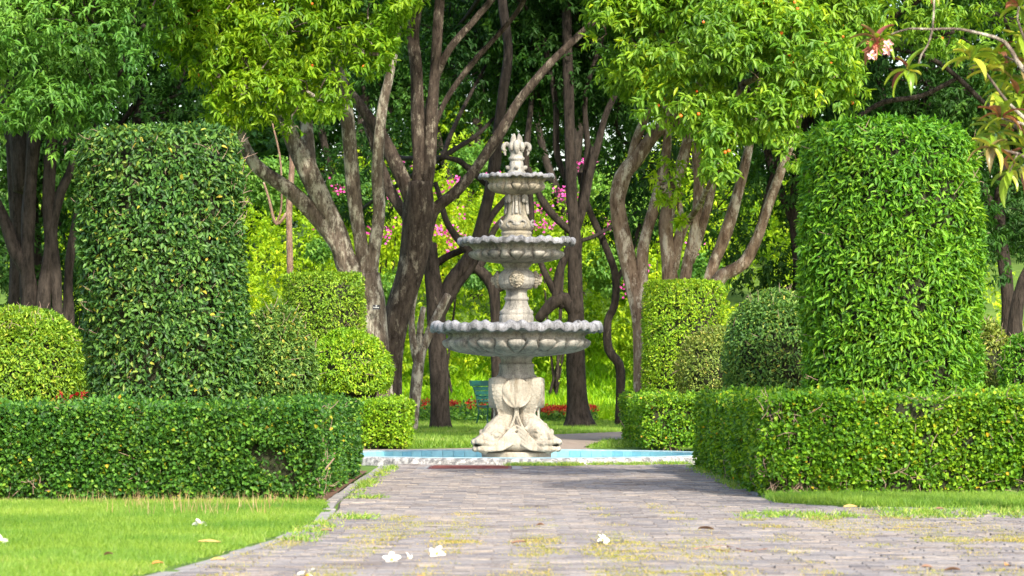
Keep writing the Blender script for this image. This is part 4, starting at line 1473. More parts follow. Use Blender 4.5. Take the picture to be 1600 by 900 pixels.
tree('epiphyte_fern', 'light green fern-like plant growing in the fork of the tan multi-stemmed tree', [[(1052, 345, 2.5), (1052, 320, 2), (1048, 275, 1.5)]], M['bark_tan'],
     dict(mat=M['leaf_shrub'], leaf=.12, seed=149, sprigs=60, thin=-1, droop=.3, per=7, blobs=[blob(1046, 285, 48.6, .12, .12, .26), blob(1066, 345, 48.6, .10, .1, .13)]), D=48.8, nbr=6)['category'] = 'plant'

# H: shaggy dark trunks on the left
tree('tree', 'clump of shaggy brown trunks at the left edge under a blue-green crown',
     [[(45, 560, 18), (46, 480, 15), (44, 420, 13), (45, 350, 12), (48, 280, 13), (52, 220, 13), (60, 100, 9)],
      [(50, 560, 14), (44, 440, 13), (22, 390, 12), (4, 340, 11), (-20, 280, 10), (-40, 160, 8)],
      [(62, 560, 14), (70, 440, 13), (78, 380, 12), (76, 300, 11), (82, 210, 11), (100, 100, 8)],
      [(92, 560, 13), (88, 440, 10), (84, 360, 9), (96, 300, 9), (112, 260, 8), (130, 180, 7)],
      [(108, 560, 11, 1), (106, 450, 10, 1), (112, 380, 8, 1), (126, 310, 8, 1), (150, 230, 7, 1)],
      [(20, 560, 12, 1), (24, 420, 12, 1), (26, 330, 14, 1), (22, 230, 16, 1), (10, 120, 12, 1)],
      [(36, 300, 16, .5), (38, 240, 22, .5), (30, 180, 20, .5)]],
     M['bark_dark'], dict(mat=M['leaf_crown_left'], leaf=.115, seed=151, sprigs=23000, thin=.72, per=7, droop=.45, blobs=[
         blob(40, 60, 48, 1.1, 1.3, 1.0), blob(150, 50, 47.6, 1.0, 1.2, .85), blob(225, 40, 47.8, .55, .8, .7), blob(80, 160, 47.4, .8, 1, .45), blob(160, 150, 47.4, .45, .7, .35), blob(0, 190, 47.6, .5, .8, .3), blob(190, 110, 47.6, .5, .7, .5),
         blob(100, 225, 47.2, .26, .3, .20), blob(60, -120, 49, 2.0, 2.2, 1.4), blob(230, -140, 49, 1.6, 2, 1.2), blob(120, -320, 49, 2.6, 2.6, 1.7)]), D=50, rough=.26, rs=.82)
# pinkish sapling
tree('tree', 'thin pinkish bare sapling standing before the bright shrubs left of centre',
     [[(452, 640, 5), (453, 420, 5), (452, 330, 5), (456, 250, 4.5), (448, 200, 4), (440, 120, 3)],
      [(450, 330, 2.5), (432, 350, 2.5), (420, 310, 2), (412, 285, 1.5)],
      [(432, 350, 2), (440, 320, 1.5), (438, 250, 1.5), (425, 190, 1.2)]], M['bark_pink'], None, D=72)
# right background trees
tree('tree', 'tree at the upper right behind the flowering branch, light green leaves and orange fruit',
     [[(1590, 640, 12), (1586, 520, 11), (1600, 440, 10), (1640, 360, 10), (1640, 200, 9)],
      [(1640, 230, 5), (1560, 180, 4), (1470, 100, 4), (1400, 76, 3), (1340, 60, 3)],
      [(1500, 120, 3), (1440, 150, 4), (1380, 160, 4), (1330, 190, 3)]],
     M['bark_dark'], dict(mat=M['leaf_crown_fig'], leaf=.125, seed=157, sprigs=9000, thin=.6, blobs=[
         blob(1400, 20, 54, 1.0, 1.0, .7), blob(1490, 50, 54, .9, 1, .55), blob(1570, 30, 54, .9, 1, .7), blob(1400, -120, 55, 1.8, 1.8, 1.0), blob(1600, -140, 55, 2.2, 2, 1.3), blob(1500, -280, 55, 2.6, 2.4, 1.5)], fruit_d=3), D=56, fruits=45)
for i, (px, D, ptop) in enumerate(((1250, 64, 20), (1440, 62, 60), (1570, 66, 60), (210, 62, 120), (60, 64, 150), (740, 92, -10), (1040, 92, 40), (560, 92, 10), (900, 92, -30))):  # the far ones stand in sun, their shade is in the leaf colour
    lab = ['deep green shaded tree behind the tan multi-stemmed tree', 'deep green shaded tree behind the tall right topiary', 'dark background tree at the right edge behind the pink-flowered branches',
           'shaded tree behind the tall left topiary', 'shaded tree behind the clump of shaggy trunks', 'shade-coloured tree far behind, seen between the massive trunk and the fountain top', 'shade-coloured tree far behind the left stems of the tan multi-stemmed tree', 'shade-coloured tree far behind the massive rust-brown trunk', 'shade-coloured tree far behind, just right of the fountain top'][i]
    s = [3.0, 3.2, 3.0, 2.4, 3.0, 4.6, 4.8, 4.6, 4.4][i]
    tree('tree', lab,
         [[(px, 650, 13), (px + 5, 480, 11), (px - 8, 330, 9), (px + 10, 150, 8)],
          [(px - 5, 360, 7), (px - 50, 240, 6), (px - 70, 120, 5)], [(px, 300, 7), (px + 40, 200, 6), (px + 80, 100, 5)]],
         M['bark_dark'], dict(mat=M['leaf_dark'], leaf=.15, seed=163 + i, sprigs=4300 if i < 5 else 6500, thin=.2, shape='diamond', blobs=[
             blob(px, ptop + 60, D, s * .6, 1.3, 1.2), blob(px - 70, ptop + 150, D + .4, .95, 1.1, 1.0), blob(px + 70, ptop + 130, D + .5, 1.1, 1.2, 1.1), blob(px - 10, ptop + (260 if i != 5 and i != 8 else 170), D + .8, 1.5, 1.1, .9), blob(px + 70, ptop + (320 if i < 5 or i == 6 else 130), D + 1, .9, 1.1, .8), blob(px - 60, ptop - 60, D, 1.4, 1.4, 1.0), blob(px + 40, ptop - 160, D, 2.2, 2, 1.4)] + ([blob(1175, 400, D + 1, .9, .8, .8), blob(1240, 470, D + 1, 1.0, .8, .8), blob(1110, 330, D + 1.2, .8, .8, .6)] if i == 0 else []) + ([blob(px - 130, ptop + 90, D + 1, 1.3, 1, 1.1), blob(px + 120, ptop + 80, D + 1, 1.3, 1, 1.1), blob(px, ptop + 20, D + 1, 1.6, 1, 1.0)] if i > 4 else [])), D=D + .6)

# ---------------------------------------------------------------- bright shrubs on the slope behind
def shrub_wall():
    # masses that merge: one stuff object; the pink-flowered ones are things
    n = 60
    Pb, bl = [], []
    r = np.random.default_rng(5)
    for i in range(n):
        x = r.uniform(-13, 13)
        y = r.uniform(81.5, 93)
        gz = float(hill_z(np.array(x), np.array(y)))
        h = r.uniform(1.0, 1.9)
        lay = r.random()
        z = gz + h * .7 + (y - 81) * .30 * lay
        bl.append(((x, y, z), (r.uniform(1.0, 1.9), r.uniform(.9, 1.4), h), 1.0))
    me, P, T = crown_mesh('shrubbery', bl, 32000, .125, .5, 201, 5, .3, shape='diamond', thin=.3, cell=1.6)
    o = link('shrubbery', me, M['leaf_shrub'])
    tag(o, 'mass of bright yellow-green shrubs merging on the slope behind the trees', 'shrubs', kind='stuff')
    dk = [blob(px, py, D, rr, .7, rr * .9) for px, py, D, rr in ((965, 420, 80.5, .8), (1000, 340, 80.5, .9), (940, 300, 81, .6), (420, 285, 80.5, .8), (560, 300, 80.5, .7), (735, 260, 81, .6), (830, 300, 81, .6), (620, 450, 79.6, .5), (1090, 440, 79.8, .8), (1190, 520, 79, .8), (500, 390, 80, .45), (745, 430, 79.8, .4))]
    me, P, T = crown_mesh('shrubbery', dk, 7500, .12, .5, 203, 5, .3, shape='diamond', thin=.2)
    o = link('shrubbery', me, M['leaf_crown_left'])
    tag(o, 'deeper green bushes scattered in front of the bright yellow-green shrubs', 'shrubs', kind='stuff')
    # far wood above them
    bl = []
    for i in range(120):
        x = r.uniform(-19, 19)
        y = r.uniform(98, 112)
        gz = float(hill_z(np.array(x), np.array(y)))
        bl.append(((x, y, gz + r.uniform(1.0, 10.5)), (r.uniform(1.4, 2.4), 1.6, r.uniform(1.4, 2.2)), 1.0))
    me, P, T = crown_mesh('far_wood', bl, 34000, .26, .55, 207, 5, .3, shape='diamond', thin=-.1, cell=1.2)
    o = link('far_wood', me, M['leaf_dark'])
    tag(o, 'far-off wood closing the view above the bright shrubs', 'wood', kind='stuff')


shrub_wall()


def bougainvillea(px, py, D, label, nfl, sz=1.0):
    c = at(px, py, D)
    gz = float(hill_z(np.array(c.x), np.array(c.y)))
    root = empty('bougainvillea', (c.x, c.y, gz), label, 'flowering shrub', 'pink bougainvillea shrubs on the slope')
    g = Geo()
    for k in range(5):
        a = random.uniform(0, 6.28)
        g.tube([(c.x + random.gauss(0, .1), c.y, gz - .1, .04), (c.x + math.cos(a) * .4, c.y + math.sin(a) * .3, (gz + c.z) / 2, .03), (c.x + math.cos(a) * .9 * sz, c.y + math.sin(a) * .5, c.z + random.uniform(-.3, .6), .012)], .2, 6)
    link('stems', g.mesh('stems'), M['bark_dark'], root, kind='stuff')
    bl = [((c.x, c.y, c.z - .2), (1.2 * sz, .8, 1.1 * sz), 1), ((c.x - .8 * sz, c.y, c.z - .7), (.9 * sz, .7, .9), .6), ((c.x + .8 * sz, c.y, c.z - .5), (.9 * sz, .7, .9), .6), ((c.x, c.y + .2, (gz + c.z) / 2), (1.0, .7, max(.5, (c.z - gz) / 2)), .6)]
    me, P, T = crown_mesh('foliage', bl, int(900 * sz), .12, .5, 211 + int(px), 5, .3, shape='diamond', thin=.1)
    link('foliage', me, M['leaf_shrub'], root, kind='stuff')
    # bracts in loose sprays
    Pf = []
    for k in range(nfl):
        cc = np.array([c.x + random.gauss(0, .95 * sz), c.y - .75 - random.random() * .3, c.z + random.gauss(0, .75 * sz)])
        m = random.randint(10, 26)
        Pf.append(cc + rng.normal(size=(m, 3)) * np.array([.13, .06, .10]))
    Pf = np.vstack(Pf)
    m = len(Pf)
    me = leaves('flowers', Pf, rng.normal(size=(m, 3)), np.tile([0, -1.0, .3], (m, 1)) + rng.normal(size=(m, 3)) * .5, .085, .07, rng.random(m), 'diamond', .1, 0)
    link('flowers', me, M['petal_pink'], root, kind='stuff')


bougainvillea(700, 345, 80.6, 'bougainvillea with pink sprays just left of the fountain, seen between the trunks', 11, 1.0)
bougainvillea(588, 345, 80.4, 'bougainvillea with a few pink sprays left of the massive rust-brown trunk', 7, .7)
bougainvillea(866, 345, 80.5, 'bougainvillea with dense pink sprays right of the upper fountain tiers', 13, .85)
bougainvillea(1010, 440, 80.2, 'bougainvillea with single pink flowers low behind the snaking trunk', 5, .6)


# ---------------------------------------------------------------- ground cover slope and beds
def tufts(name, label, cat, n, xr, yr, L, W, mat, spread=.7, zf=None, poly=None, shape='blade', per=6, as_thing=True, thin_seed=None):
    x = rng.uniform(*xr, n)
    y = rng.uniform(*yr, n)
    z = hill_z(x, y) if zf is None else np.full(n, zf)
    P = np.stack([x, y, z], 1)
    if poly is not None:
        P = P[poly(P)]
    if thin_seed:
        P = P[sines(P, 1.6, thin_seed) + rng.normal(size=len(P)) * .35 > -.1]
    m = len(P)
    Pn = np.repeat(P, per, 0) + rng.normal(size=(m * per, 3)) * np.array([L * .35, L * .35, 0])
    k = len(Pn)
    A = rng.normal(size=(k, 3)) * spread * .6
    A[:, 2] = .8
    U = rng.normal(size=(k, 3)) + np.array([0, -1.0, .2])
    tone = np.repeat(np.clip(.5 + .3 * sines(P, 2.2, 77) + rng.normal(size=m) * .15, 0, 1), per)
    LL = L * (.5 + rng.random(k))
    me = leaves(name, Pn, A, U, LL, W * (.7 + .6 * rng.random(k)), np.clip(tone * .6 + .4 * rng.random(k), 0, 1), shape, .1, .25)
    o = link(name, me, mat)
    tag(o, label, cat, kind='stuff')
    return o


tufts('ground_cover', 'bright lime feathery ground cover on the slope behind the flower beds', 'ground cover', 17000, (-9, 9), (76.6, 87), .30, .07, M['leaf_cover'], 1.1, shape='diamond', per=5)


def on_left_lawn(P):
    return (P[:, 0] < np.interp(P[:, 1], [12, 15, 17.2, 20, 22.5, 24], [-1.97, -1.64, -1.42, -1.28, -1.32, -1.40]) + .02 * np.sin(P[:, 1] * 9)) & (np.abs(P[:, 0]) < .18 * P[:, 1] + .6)


def on_right_lawn(P):
    return (P[:, 1] > np.interp(P[:, 0], [2.1, 2.6, 4, 7.5], [23.3, 22.75, 22.3, 21.7]) + .03 * np.sin(P[:, 0] * 13)) & (np.abs(P[:, 0]) < .18 * P[:, 1] + .6)


tufts('lawn_grass', 'short bright green lawn grass at the left front', 'grass', 52000, (-5.0, -1.2), (13.5, 23.7), .032, .0042, M['grass'], .9, .030, on_left_lawn, per=5)
tufts('lawn_grass', 'bright green grass strip along the foot of the right front hedge', 'grass', 17000, (1.95, 5.3), (21.5, 24.6), .055, .0055, M['grass'], .8, .030, on_right_lawn, per=5)
tufts('back_grass', 'sunlit lawn between the pool and the trees', 'grass', 14000, (-3.4, 4.5), (45, 77), .07, .016, M['grass'], .9, 0.0,
      lambda P: ~((P[:, 0] > np.interp(P[:, 1], [43, 48.5, 56, 60], [-.6, -.1, .65, 2.3])) & (P[:, 0] < np.interp(P[:, 1], [43, 45, 50.5, 55.5, 57], [1.1, 1.05, 1.5, 3.1, 9]))), per=5)
# dry stalks in front of the left hedge
tufts('dry_grass_stalks', 'thin dry seed stalks standing along the foot of the left front hedge', 'grass stalks', 150, (-3.3, -1.4), (22.9, 23.7), .085, .004, M['grass_dry'], .35, .03, None, per=2)
tufts('dry_grass_stalks', 'loose dry seed stalks around the fallen white flower on the left lawn', 'grass stalks', 60, (-2.7, -1.6), (21.0, 22.6), .11, .005, M['grass_dry'], .35, .03, None, per=2)


def weeds():
    # moss and grass in the joints of the foreground paving, in rows and patches
    n = 42000
    y = 12.5 + (23.5 - 12.5) * rng.random(n)
    x = rng.uniform(-2, 4.5, n)
    P = np.stack([x, y, np.zeros(n)], 1)
    s = .55 * np.sin(x * 2 * math.pi / .46 + .8 * np.sin(y * .55)) + .6 * sines(P * np.array([1.0, .35, 1]), 2.6, 88, 6) + .5 * sines(P, 8, 89)
    keep = (s > .08 + .7 * np.clip((y - 19.5) / 3, 0, 1)) & (x > left_edge(y)) & (x < right_edge(y))
    P = P[keep]
    P[:, 1] = np.round((P[:, 1] - 12.1) / .090) * .090 + 12.1 - .045 + rng.normal(size=len(P)) * .008
    P[:, 2] = .016
    m = len(P)
    per = 8
    Pn = np.repeat(P, per, 0) + rng.normal(size=(m * per, 3)) * np.array([.040, .013, 0])
    k = len(Pn)
    A = rng.normal(size=(k, 3)) * .8
    A[:, 2] = .6
    me = leaves('joint_weeds', Pn, A, rng.normal(size=(k, 3)), .019 * (.5 + rng.random(k)), .007, rng.random(k), 'blade')
    o = link('joint_weeds', me, M['weed'])
    tag(o, 'yellowish moss and grass growing in the joints of the front paving', 'weeds', kind='stuff')
    # denser green tufts: along the pool kerb, at the lawn corner, on the path edges
    spots = []
    for (x0, x1, y0, y1, c) in ((-.05, .72, 34.05, 34.55, 160), (.78, 1.5, 34.4, 34.75, 46), (1.35, 1.9, 34.6, 35.1, 50), (-1.2, -.9, 20.6, 21.2, 18), (-1.25, -1.0, 24.2, 24.8, 12), (-1.3, -1.1, 17.5, 20, 26), (2.5, 4.6, 20.8, 22.4, 240), (3.0, 3.8, 16.5, 17.6, 60), (1.5, 2.3, 20.5, 21.5, 45), (-1.3, -1.22, 25, 34, 60), (1.85, 1.93, 26, 34, 50)):
        spots.append(np.stack([rng.uniform(x0, x1, c), rng.uniform(y0, y1, c), np.full(c, .03)], 1))
    P = np.vstack(spots)
    m = len(P)
    per = 16
    Pn = np.repeat(P, per, 0) + rng.normal(size=(m * per, 3)) * np.array([.035, .03, 0])
    k = len(Pn)
    A = rng.normal(size=(k, 3)) * .6
    A[:, 2] = .7
    me = leaves('path_weeds', Pn, A, rng.normal(size=(k, 3)), .038 * (.5 + rng.random(k)), .008, rng.random(k), 'blade')
    o = link('path_weeds', me, M['weed_green'])
    tag(o, 'green grass tufts along the pool kerb and the path edges', 'weeds', kind='stuff')


weeds()


def flower_bed(label, x0, x1, y0, y1, h, nf, seed, col='petal_red', zoff=0.0):
    root = empty('flower_bed', ((x0 + x1) / 2, (y0 + y1) / 2, 0), label, 'flower bed')
    n = int(1500 * (x1 - x0) * (y1 - y0) / 3)
    P = np.stack([rng.uniform(x0, x1, n), rng.uniform(y0, y1, n), rng.random(n) * h], 1)
    P[:, 2] *= 1 + .2 * np.sin(P[:, 0] * 5)
    P[:, 2] += zoff
    m = n
    A = rng.normal(size=(m, 3)) * .7
    A[:, 2] += .4
    link('plants', leaves('plants', P, A, rng.normal(size=(m, 3)) * .4 + [0, -.5, 1], .10, .05, rng.random(m), 'diamond'), M['leaf_crown_left'], root, kind='stuff')
    Pf = []
    for k in range(nf):
        c = np.array([random.uniform(x0, x1), random.uniform(y0, y1), zoff + h * random.uniform(.92, 1.2)])
        Pf.append(c + rng.normal(size=(10, 3)) * np.array([.04, .03, .03]))
    Pf = np.vstack(Pf)
    m = len(Pf)
    link('blossoms', leaves('blossoms', Pf, rng.normal(size=(m, 3)), rng.normal(size=(m, 3)), .06, .05, rng.random(m), 'diamond'), M[col], root, kind='stuff')


flower_bed('bed of red flowers behind the bench, left of the fountain', -3.2, -.2, 74.4, 75.8, .42, 75, 3)
flower_bed('low bed of dense red flowers between the fountain and the dark straight trunk', .55, 1.95, 74.0, 75.2, .30, 130, 4)
flower_bed('orange-red flowers between the broad rounded shrub and the tall left topiary', -4.35, -3.7, 30.5, 31.3, .50, 22, 5, zoff=.2)
flower_bed('few orange flowers between the tall left topiary and the dark ball shrub', -2.7, -2.2, 31.5, 32.0, .5, 12, 6, zoff=.25)


# ================================================================== BENCH, SIGN, DRAIN
def build_bench():
    bx, by = -.10, 70.0
    root = empty('garden_bench', (bx, by, 0), 'green painted cast-iron garden bench on the back lawn, half hidden by the fountain', 'bench', rz=R(36))

    def part(name, g):
        return link(name, g.mesh(name, False), M['green_paint'], root, world=False)
    w2 = .70
    for s in (-1, 1):
        g = Geo()
        x = s * w2
        g.tube([(x, .20, 0, .020), (x, .10, .25, .018), (x, .13, .42, .018), (x, .22, .70, .018), (x * 1.04, .34, .93, .020)], .05, 8)      # rear leg and back post
        g.tube([(x, -.26, 0, .020), (x, -.22, .15, .018), (x, -.25, .40, .018)], .05, 8)
        g.tube([(x, -.25, .38, .018), (x, -.05, .40, .018), (x, .13, .42, .018)], .05, 8)
        g.tube([(x, -.25, .40, .016), (x, -.30, .55, .016), (x, -.22, .64, .016), (x, -.05, .62, .016), (x, .20, .66, .016)], .04, 8)
        # scrollwork under the seat and arm
        for (cy_, cz_, rr) in ((-.12, .26, .07), (.04, .27, .06), (-.1, .52, .05), (.06, .53, .05)):
            g.tube([(x, cy_ + rr * math.cos(t) * (1 - t / 12), cz_ + rr * math.sin(t) * (1 - t / 12), .009) for t in np.linspace(0, 7, 9)], .03, 6)
        part('end_frame', g)
    for i in range(5):
        g = Geo()
        g.box((0, -.24 + i * .085, .425 - .012 * math.sin(i * .8)), (w2 * 2, .065, .022))
        part('seat_slat', g)
    g = Geo()
    g.box((0, .335, .915), (w2 * 2 + .14, .024, .12), rx=-.35)
    part('top_rail', g)
    for i in range(3):
        g = Geo()
        g.box((0, .295 - i * .042, .80 - i * .095), (w2 * 2, .02, .086), rx=-.38)
        part('back_slat', g)
    g = Geo()
    g.box((0, .165, .53), (w2 * 2, .02, .05), rx=-.3)
    part('lower_rail', g)


build_bench()


def build_sign():
    p = at(588, 480, 54.6)
    root = empty('tree_label', (p.x, p.y, p.z), 'small black name plate with white lettering fixed on the pale-stemmed tree', 'sign', rz=R(6))
    g = Geo()
    g.box((0, 0, 0), (.125, .008, .080))
    link('plate', g.mesh('plate', False), M['black'], root, world=False)
    g = Geo()
    g.box((-.064, -.006, 0), (.006, .006, .084))
    g.box((-.02, -.006, -.039), (.085, .006, .006))
    link('plate_edge', g.mesh('plate_edge', False), M['concrete'], root, world=False)
    # two short lines of print, too small in the photograph to be read
    g = Geo()
    x = -.012
    for wd in (.010, .013):
        g.box((x + wd / 2, -.0055, .022), (wd, .003, .015))
        x += wd + .003
    x = -.050
    for wd in (.014, .009, .016, .012, .008, .015):
        g.box((x + wd / 2, -.0055, -.004 - x * .06), (wd, .003, .012))
        x += wd + .004
    link('lettering', g.mesh('lettering', False), M['white_paint'], root, world=False)


build_sign()


def build_drain():
    root = empty('drain_cover', (-.43, 33.7, 0), 'rust-brown metal drain cover set in a pale concrete frame before the pool', 'drain cover')
    g = Geo()
    g.box((-.44, 33.66, .014), (.86, 1.30, .020))
    link('plate', g.mesh('plate', False), M['rust'], root)
    g = Geo()
    g.box((-.44, 32.94, .013), (1.10, .12, .024))
    g.box((-.935, 33.73, .013), (.11, 1.45, .024))
    g.box((.055, 33.73, .013), (.11, 1.45, .024))
    link('frame', g.mesh('frame', False), M['concrete'], root)
    g = Geo()
    for i in range(8):
        g.box((-.44, 33.12 + i * .16, .026), (.80, .02, .006))
    link('ribs', g.mesh('ribs', False), M['rust'], root)


build_drain()


# ================================================================== FALLEN FLOWERS AND LEAVES
def petal_mesh(L=.040, W=.026):
    V, Q = [], []
    nu, nv = 6, 5
    for i in range(nu + 1):
        u = i / nu
        wd = W * math.sin(math.pi * min(1, .12 + u * .80)) ** .7 * (1 - .15 * u)
        for j in range(nv):
            v = j / (nv - 1) * 2 - 1
            V.append((v * wd * .5 + u * u * .006, u * L, .004 + u * .010 - .012 * u ** 3 + .006 * v * v - .004 * v * u))
    for i in range(nu):
        for j in range(nv - 1):
            Q.append((i * nv + j, i * nv + j + 1, (i + 1) * nv + j + 1, (i + 1) * nv + j))
    return np_mesh('petal', np.array(V), np.array(Q), smooth=True)


PET = petal_mesh()
PET.materials.append(M['petal_white'])
PETP = petal_mesh(.034, .026)
PETP.materials.append(M['petal_blush'])


def throat_mesh():
    g = Geo()
    g.ball((0, 0, .006), (.010, .010, .005), 10, 6)
    g.tube([(0, 0, .004, .004), (0, 0, -.012, .002)], .01, 6)
    return g.mesh('throat')


THR = throat_mesh()
THR.materials.append(M['petal_yellow'])


def flower(name, label, cat, loc, rot, sc=1.0, pm=PET, parent=None, group=None, world_parent=None):
    o = bpy.data.objects.new(name, None)
    C.objects.link(o)
    o.location = loc
    o.rotation_euler = rot
    o.scale = (sc, sc, sc)
    if parent is None:
        tag(o, label, cat, group)
    else:
        o.parent = parent
    for k in range(5):
        p = bpy.data.objects.new('petal', pm)
        C.objects.link(p)
        p.parent = o
        p.rotation_euler = (random.uniform(-.15, .30), random.uniform(-.2, .2), k * 2 * math.pi / 5 + random.uniform(-.12, .12))
    t = bpy.data.objects.new('throat', THR)
    C.objects.link(t)
    t.parent = o
    return o


def gpt(px, py, z=.024):
    D = (EYE - z) * F / (py - 600)
    return Vector(((px - 800) * D / F, D, z))


FG = 'white flowers fallen on the ground'
for (px, py, rot, sc, lab) in (
        (612, 876, (R(58), 0, R(10)), 1.05, 'fallen white flower with yellow throat on the paving, beside a withered one'),
        (683, 866, (R(70), R(14), R(-20)), 1.0, 'fallen white flower standing tilted on the paving, right of the pair'),
        (941, 845, (R(40), R(-30), R(70)), .95, 'fallen white flower lying alone near the middle of the front paving'),
        (312, 822, (R(50), R(10), R(160)), 1.1, 'fallen white flower in the grass of the left lawn near the dry stalks'),
        (0, 848, (R(60), 0, R(40)), 1.0, 'fallen white flower at the left edge of the lawn'),
        (480, 901, (R(30), R(10), R(200)), 1.0, 'fallen white flower cut off by the bottom edge of the view')):
    p = gpt(px, py, .036)
    flower('fallen_flower', lab, 'flower', p, rot, sc * 1.15, PET, group=FG)
pp = gpt(637, 873, .03)
wf = flower('fallen_flower', 'withered cream flower lying against the white one on the paving', 'flower', pp, (R(80), R(40), R(60)), .85, PET, group=FG)


def dead_leaf_mesh(L=.10, W=.045, curl=.02):
    V, Q = [], []
    nu, nv = 8, 5
    for i in range(nu + 1):
        u = i / nu
        wd = W * math.sin(math.pi * min(.97, .05 + u * .92)) ** .8
        for j in range(nv):
            v = j / (nv - 1) * 2 - 1
            V.append((u * L, v * wd * .5, .004 + curl * (v * v) + curl * .8 * math.sin(u * 3.1 + .3) * (1 + .3 * v)))
    for i in range(nu):
        for j in range(nv - 1):
            Q.append((i * nv + j, i * nv + j + 1, (i + 1) * nv + j + 1, (i + 1) * nv + j))
    return np_mesh('leaf', np.array(V), np.array(Q), smooth=True)


for (px, py, mat, L, rz, lab) in (
        (310, 849, 'leaf_yellow_fallen', .15, 8, 'yellow fallen leaf on the left lawn below the white flower'),
        (238, 884, 'leaf_orange_fallen', .07, 30, 'small orange-brown fallen leaf low on the left lawn'),
        (176, 868, 'leaf_brown_fallen', .07, 150, 'small brown fallen leaf in the grass of the left lawn'),
        (330, 878, 'leaf_yellow_fallen', .09, 10, 'tan fallen leaf where the lawn meets the kerb'),
        (800, 851, 'leaf_brown_fallen', .10, 5, 'curled brown fallen leaf in the middle of the front paving'),
        (850, 822, 'leaf_brown_fallen', .06, 170, 'tiny brown fallen leaf on the paving near the path mouth'),
        (1115, 829, 'leaf_brown_fallen', .12, 160, 'long curled brown fallen leaf on the right paving'),
        (1318, 794, 'leaf_yellow_fallen', .12, 4, 'tan fallen leaf on the right grass strip'),
        (1462, 797, 'leaf_brown_fallen', .08, 20, 'small brown fallen leaf at the edge of the right grass strip'),
        (1570, 886, 'leaf_orange_fallen', .09, 62, 'bright orange fallen leaf at the lower right corner'),
        (1500, 893, 'leaf_brown_fallen', .09, 170, 'curled brown fallen leaf left of the bright orange one'),
        (1440, 888, 'leaf_brown_fallen', .07, 12, 'small brown fallen leaf at the bottom right of the paving'),
        (650, 906, 'leaf_orange_fallen', .06, 12, 'small orange fallen leaf at the bottom of the view'),
        (430, 798, 'leaf_yellow_fallen', .08, 40, 'small yellow fallen leaf at the end of the left front hedge'),
        (500, 832, 'leaf_brown_fallen', .09, 20, 'flat tan fallen leaf by the kerb of the left lawn')):
    p = gpt(px, py, .026 if px > 420 and px < 1300 or py > 840 and px > 350 else .05)
    me = dead_leaf_mesh(L * .8, L * .36, .007)
    me.materials.append(M[mat])
    o = bpy.data.objects.new('fallen_leaf', me)
    C.objects.link(o)
    o.location = p
    o.rotation_euler = (R(random.uniform(5, 22)), R(random.uniform(-8, 4)), R(rz))
    tag(o, lab, 'leaf', 'fallen leaves on the ground')
g = Geo()
a, b, c_, d_ = gpt(1085, 858), gpt(1130, 853), gpt(1172, 861), gpt(1208, 855)
g.tube([(*a, .006), (*b, .006), (*c_, .005), (*d_, .003)], .03, 6)
e = gpt(1140, 862)
g.tube([(*gpt(1100, 856), .004), (*e, .003)], .03, 6)
tag(link('fallen_twig', g.mesh('fallen_twig'), M['dry_twig']), 'reddish dry twig lying on the right front paving', 'twig')


# ================================================================== FLOWERING TREE AT THE RIGHT
def big_leaf_mesh(L, W, droop):
    V, Q = [], []
    nu, nv = 8, 5
    for i in range(nu + 1):
        u = i / nu
        wd = W * (math.sin(math.pi * min(.985, (u ** .75) * .97 + .02)) ** .8)
        for j in range(nv):
            v = j / (nv - 1) * 2 - 1
            V.append((v * wd * .5, u * L * (1 - .12 * droop * u), .018 * abs(v) * (W / .06) + .25 * L * u * (1 - u) - droop * L * u * u * .6))
    for i in range(nu):
        for j in range(nv - 1):
            Q.append((i * nv + j, i * nv + j + 1, (i + 1) * nv + j + 1, (i + 1) * nv + j))
    return np_mesh('leaf', np.array(V), np.array(Q), smooth=True)


def big_leaf_mat(name, a, b, c):
    m, n, l, p, out = new_mat(name)
    oi = n.new('ShaderNodeObjectInfo')
    r = ramp(n, [(0, a), (.55, b), (1, c)])
    l.new(oi.outputs['Random'], r.inputs[0])
    nz = noise_node(n, l, 22, 4, .6, pos_vec(n, l))
    rr = ramp(n, [(.3, (.65, .6, .6)), (.65, (1.1, 1.1, 1.0))])
    l.new(nz.outputs[0], rr.inputs[0])
    c2 = mixc(n, l, .8, r.outputs[0], rr.outputs[0], 'MULTIPLY')
    l.new(c2, p.inputs['Base Color'])
    p.inputs['Roughness'].default_value = .3
    t = n.new('ShaderNodeBsdfTranslucent')
    l.new(mixc(n, l, 1, c2, (1.5, 1.3, .6), 'MULTIPLY'), t.inputs[0])
    mx = n.new('ShaderNodeMixShader')
    mx.inputs[0].default_value = .3
    l.new(p.outputs[0], mx.inputs[1])
    l.new(t.outputs[0], mx.inputs[2])
    l.new(mx.outputs[0], out.inputs[0])
    return m


BLG = big_leaf_mat('frangipani_leaf_green', (.12, .24, .02), (.26, .38, .03), (.44, .44, .06))
BLR = big_leaf_mat('frangipani_leaf_reddish', (.22, .06, .05), (.28, .13, .07), (.16, .20, .06))


